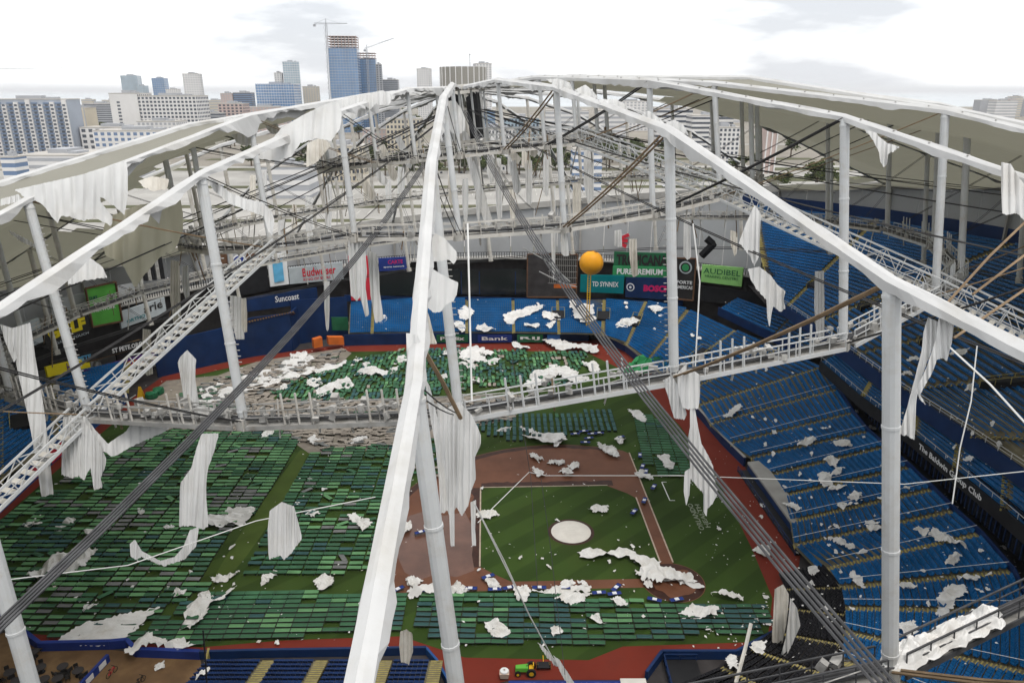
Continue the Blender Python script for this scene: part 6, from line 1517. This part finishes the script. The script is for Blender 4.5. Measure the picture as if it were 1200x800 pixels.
# trees
def leaf_crown(seed, n, rx, rz, palm=False):
    rs = random.Random(seed); mb = MB()
    lumps = [(V((rs.uniform(-.55, .55)*rx, rs.uniform(-.55, .55)*rx, rs.uniform(-.35, .5)*rz)), rs.uniform(.35, .62)) for _ in range(9)]
    for i in range(n):
        c, s_ = rs.choice(lumps); d = V((rs.gauss(0,1), rs.gauss(0,1), rs.gauss(0,1))).normalized() * (rs.random() ** .4)
        p = c + V((d.x*rx*s_, d.y*rx*s_, d.z*rz*s_)); a = V((rs.uniform(-1,1), rs.uniform(-1,1), rs.uniform(-.5,.5))).normalized(); b = a.cross(V((rs.uniform(-1,1), rs.uniform(-1,1), rs.uniform(.2,1)))).normalized(); q = rs.uniform(.35, .75)
        mb.face([p - a*q, p + b*q*.6, p + a*q, p - b*q*.6], rs.choice((0, 0, 1)))
    return mb
M['leaf'] = mat('oak_foliage', (.055,.075,.022), .8, .35, .15, transl=.15); M['leaf2'] = mat('light_foliage', (.095,.11,.035), .8, .3, .2, transl=.15)
crowns = [leaf_crown(i, 620, uni(4, 5.5), uni(2.6, 3.8)).mesh('crown', [M['leaf'], M['leaf2']]) for i in range(5)]
def trunk_mesh(seed):
    rs = random.Random(seed); mb = MB(); mb.tube([(0,0,0), (.1,0,2), (0,.15,4.5), (.2,.1,6)], [.45,.36,.28,.12], 7)
    for i in range(4): a = rs.uniform(0, 6.3); mb.tube([(0,.05,3+i*.5), (cos(a)*1.5, sin(a)*1.5, 5), (cos(a)*3, sin(a)*3, 6.3)], [.2,.13,.05], 5)
    return mb.mesh('trunk', M['bark'])
trunks = [trunk_mesh(i) for i in range(3)]
rs = random.Random(21); spots = []
for x0, x1, y0, y1, n in [(270,420,150,215,12), (410,500,130,200,14), (420,645,186,209,60), (520,640,160,178,14), (640,790,182,204,34), (770,850,140,165,14), (860,980,170,235,10), (235,300,150,170,4), (330,420,190,240,8), (880,1000,150,175,8), (30,200,168,186,0), (100,130,135,160,4), (380,500,118,135,8)]:
    for i in range(n): spots.append((rs.uniform(x0, x1), rs.uniform(y0, y1)))
for i, (x, y) in enumerate(spots):
    p = at_z(x, y, -.2)
    if hypot(p.x - CX, p.y - CY) < 130: continue
    s_ = rs.uniform(1.2, 2.3); o = empty('tree', 'round topped leafy tree ' + ('among the car parks beyond the crown' if x < 650 else 'beyond the membrane covered ribs'), 'tree', 'trees beyond the crown' if x < 650 else 'trees beyond the membrane covered ribs', (p.x, p.y, -.25))
    o.rotation_euler = (0, 0, rs.uniform(0, 6)); o.scale = (s_, s_, s_ * rs.uniform(.85, 1.15))
    link('trunk', trunks[i % 3], o); cr_ = link('crown', crowns[i % 5], o); cr_.location = (0, 0, 6.2)

# parked cars
def car_mesh(m):
    mb = MB(); prof = [(-2.2,.35),(-2.25,.8),(-1.6,.95),(-.9,1.42),(.7,1.45),(1.35,.98),(2.15,.85),(2.25,.4)]
    l_ = [(x, -.85 if z < 1 else -.7, z) for x, z in prof]; r_2 = [(x, .85 if z < 1 else .7, z) for x, z in prof]
    for i in range(len(prof)): j = (i+1) % len(prof); mb.face([l_[i], r_2[i], r_2[j], l_[j]], 1 if i in (2, 4) else 0)
    mb.face(l_[::-1]); mb.face(r_2)
    return mb.mesh('body', [m, M['b_dark']])
wm = MB(); wm.tube([(0,-.1,0), (0,.1,0)], .33, 10); wheel_me = wm.mesh('wheel', M['rubber'])
paints = [('white', mat('white_car_paint', (.7,.7,.7), .3, .02)), ('silver', mat('silver_car_paint', (.35,.36,.38), .3, .02)), ('dark', mat('dark_car_paint', (.03,.03,.04), .3, .02)), ('red', mat('red_car_paint', (.3,.02,.02), .3, .02))]
bodies = [(n_, car_mesh(m_)) for n_, m_ in paints]
for i in range(34):
    x, y = rs.uniform(250, 800), rs.uniform(165, 225); p = at_z(x, y, -.2)
    if hypot(p.x - CX, p.y - CY) < 132: continue
    n_, me = bodies[rs.choice((0, 0, 0, 1, 1, 2, 2, 3))]
    o = empty('parked_car', n_ + ' car parked on the pale car park beyond the stadium wall', 'car', n_ + ' cars on the car park', (p.x, p.y, -.24)); o.rotation_euler = (0, 0, rs.choice((pi/2, pi/2, 0)) + .04)
    link('body', me, o)
    for sx in (-1.35, 1.35):
        for sy in (-.8, .8): w_ = link('wheel', wheel_me, o); w_.location = (sx, sy, .33)

# ------------------------------------------------------------------ small things
def table(p, lab):
    root = empty('patio_table', lab, 'table', 'patio tables', (p.x, p.y, .03))
    mb = MB(); mb.lathe((0,0,0), [(.01,.76),(.62,.76),(.62,.70),(.01,.70)], 16); mb.build('table_top', M['dark_wall'], root)
    mb = MB(); mb.tube([(0,0,.0),(0,0,.7)], .06, 8); mb.lathe((0,0,0), [(.4,0),(.4,.04),(.05,.08)], 12); mb.build('pedestal', M['black'], root)
def chair(p, rz, lab):
    root = empty('patio_chair', lab, 'chair', 'patio chairs', (p.x, p.y, .03)); root.rotation_euler = (0, 0, rz)
    mb = MB(); mb.box(-.24, .24, -.24, .24, .42, .47); mb.build('seat', M['char'], root)
    mb = MB(); mb.box(-.24, .24, .22, .27, .5, .92); mb.build('backrest', M['char'], root)
    for sx in (-.2, .2):
        for sy in (-.2, .22): mb = MB(); mb.box(sx-.02, sx+.02, sy-.02, sy+.02, 0, .45 if sy < 0 else .9); mb.build('leg', M['black'], root)
for i, (x, y) in enumerate([(12,790),(30,778),(48,784),(74,783),(52,798),(92,788),(68,797),(20,800),(40,766)]):
    p = at_z(x, y, .4); table(p, 'dark round table on the brown patio among loose chairs')
    for j in range(3): a = uni(0, 6.3); chair(p + V((cos(a)*.95, sin(a)*.95, 0)), a - pi/2, 'dark patio chair pushed round a patio table')
def bike(p, lab, m):
    root = empty('bicycle', lab, 'bicycle', None, (p.x, p.y, .03)); root.rotation_euler = (0, 0, 1.3)
    for x in (-.52, .52):
        mb = MB(); pts = [(x + .33*cos(a), 0, .34 + .33*sin(a)) for a in [2*pi*i/18 for i in range(19)]]; mb.tube(pts, .035, 5, 0, False); mb.build('wheel', M['rubber'], root)
    mb = MB(); 
    for a, b in [((-.52,0,.34),(-.1,0,.3)), ((-.1,0,.3),(.4,0,.75)), ((-.2,0,.8),(.4,0,.78)), ((-.1,0,.3),(-.22,0,.85)), ((-.52,0,.34),(-.2,0,.8)), ((.52,0,.34),(.38,0,.95))]: mb.tube([a, b], .035, 6)
    mb.build('frame', M[m], root)
    mb = MB(); mb.beam((.36,-.28,.98), (.36,.28,.98), .05, .05); mb.build('handlebar', M['black'], root); mb = MB(); mb.box(-.36,-.1,-.08,.08,.86,.93); mb.build('saddle', M['black'], root)
bike(at_z(131, 787, .4), 'red framed bicycle standing on the patio boards', 'red'); bike(at_z(164, 798, .4), 'dark bicycle standing alone on the brown patio', 'char')
# groundskeeping tractor and cart by the dugout
p = at_z(617, 782, .8); root = empty('tractor', 'small green and yellow groundskeeping tractor on the red track', 'tractor', None, (p.x, p.y, .02)); root.rotation_euler = (0, 0, pi)
mb = MB(); mb.hexa([(-.2,-.38,.5),(1.3,-.32,.5),(1.3,.32,.5),(-.2,.38,.5),(-.2,-.38,1.05),(1.25,-.28,.95),(1.25,.28,.95),(-.2,.38,1.05)]); mb.build('bonnet', M['ltgreen'], root)
mb = MB(); mb.box(-.8,-.3,-.3,.3,.75,.87); mb.box(-.85,-.75,-.3,.3,.85,1.35); mb.build('seat', M['yellow'], root)
mb = MB(); mb.box(-.9,.0,-.5,.5,.42,.55); mb.build('footplate', M['black'], root)
for x, y, r in [(-.55,-.62,.55),(-.55,.62,.55),(1.0,-.5,.33),(1.0,.5,.33)]:
    mb = MB(); mb.tube([(x,y-.13,r),(x,y+.13,r)], r, 16); w = mb.build('wheel', M['rubber'], root); mb = MB(); mb.tube([(x,y-.15,r),(x,y+.15,r)], r*.5, 12); mb.build('rim', M['yellow'], w)
mb = MB(); mb.tube([(.1,0,.95),(-.15,0,1.25)], .03, 6); mb.tube([(-.2+.0,.18*cos(a)*1.0,1.25+.18*sin(a)) for a in [2*pi*i/14 for i in range(15)]], .025, 5); mb.build('steering_wheel', M['black'], root)
p = at_z(637, 776, .8); root = empty('trailer', 'yellow spoked field drag leaning beside the tractor', 'trailer', None, (p.x, p.y, .02))
mb = MB(); mb.box(-.7,.7,-.5,.5,.4,.5); mb.build('bed', M['black'], root)
for x in (-.75, .75):
    mb = MB(); mb.tube([(x-.08,0,.4),(x+.08,0,.4)], .4, 14); w = mb.build('wheel', M['rubber'], root); mb = MB(); [mb.beam((x, 0, .4), (x, .36*cos(a), .4+.36*sin(a)), .2, .06) for a in [2*pi*i/6 for i in range(6)]]; mb.build('spoke', M['yellow'], w)
mb = MB(); mb.tube([(0,.5,.45),(0,1.6,.4)], .05, 6); mb.build('drawbar', M['yellow'], root)
p = at_z(591, 790, .6); root = empty('utility_cart', 'small pale utility cart with white round lid on the red track', 'cart', None, (p.x, p.y, .02))
mb = MB(); mb.hexa([(-.45,-.35,.3),(.45,-.35,.3),(.45,.35,.3),(-.45,.35,.3),(-.55,-.42,.95),(.55,-.42,.95),(.55,.42,.95),(-.55,.42,.95)]); mb.build('tub', M['skin'], root)
mb = MB(); mb.lathe((0,.1,.98), [(.5,0),(.48,.14),(.2,.2),(.12,.2)], 16); mb.build('lid', M['white'], root)
for x in (-.4, .4): mb = MB(); mb.tube([(x-.06,0,.18),(x+.06,0,.18)], .18, 10); mb.build('wheel', M['rubber'], root)
# green netting heap and stacked chairs in the right field corner
for i, (x, y, s_) in enumerate([(759,430,4.6),(774,430,3.6),(746,436,3.2),(783,438,3.0)]):
    p = at_z(x, y, .6); mb = MB(); N = 12; rows = []
    for a in range(7): rows.append([(p.x + s_*sin(pi*a/6)*cos(2*pi*b/N)*(1+.4*nz(a*.8, b*.9, i)), p.y + .7*s_*sin(pi*a/6)*sin(2*pi*b/N)*(1+.4*nz(a, b, i+3)), max(.0, .9*(1-cos(pi*a/6))*1.5*(1+.6*nz(a*1.1, b, i)))) for b in [q % N for q in range(N+1)]])
    mb.grid(rows); tag(mb.build('netting_heap', M['juice'] if i % 2 == 0 else M['dkgreen'], None, False), ['bright green netting heap below the white mast','dark green netting heap against the corner wall','light green tarpaulin heap at the walkway railing','dark tarpaulin heap in the right field corner'][i], 'netting', 'green heaps in the corner')
# yellow item and planters left field
p = at_z(165, 462, 1.2); root = empty('caution_stand', 'yellow folding caution stand in left centre field', 'stand', None, (p.x, p.y, .02))
for s_ in (-1, 1): mb = MB(); mb.hexa([(-.7, s_*.6-.05, 0),(.7, s_*.6-.05, 0),(.7, s_*.6+.05, 0),(-.7, s_*.6+.05, 0),(-.25, s_*.05-.03, 3),(.25, s_*.05-.03, 3),(.25, s_*.05+.03, 3),(-.25, s_*.05+.03, 3)]); mb.build('leaf', M['yellow'], root)
for i, (x, y) in enumerate([(178,464),(186,459),(195,431)]):
    p = at_z(x, y, .5); mb = MB(); mb.lathe((p.x, p.y, .02), [(.01,0),(1.1,0),(1.3,.4),(1.2,1.2),(.01,1.5)], 12); mb.v = [(v[0]+.5*nz(v[0],v[2],i), v[1]+.5*nz(v[1],v[2],i+2), v[2]*(1+.4*nz(v[0],v[1]))) for v in mb.v]
    tag(mb.build('green_bin', M['dkgreen']), ['dark green sack beside the yellow stand','second dark green sack beside the yellow stand','green bin against the navy wall'][i], 'bin', 'green bins and sacks')
print('objects', len(bpy.data.objects))

# ------------------------------------------------------------------ haze over the city and the bay
mb = MB(); mb.box(-62000, 62000, -600, 71000, -2.0, 230)
hz_ = mb.build('haze', None); hz_.data.materials.clear()
hm = bpy.data.materials.new('pale_haze'); hm.use_nodes = True
hn = hm.node_tree.nodes; hn.clear(); ho = hn.new('ShaderNodeOutputMaterial'); hv = hn.new('ShaderNodeVolumePrincipled')
hv.inputs['Color'].default_value = (.97, .98, 1.0, 1); hv.inputs['Density'].default_value = 0.00005; hv.inputs['Anisotropy'].default_value = 0.0
hm.node_tree.links.new(hv.outputs['Volume'], ho.inputs['Volume'])
hz_.data.materials.append(hm); hz_['kind'] = 'stuff'; hz_['label'] = 'pale haze over the city and the bay'
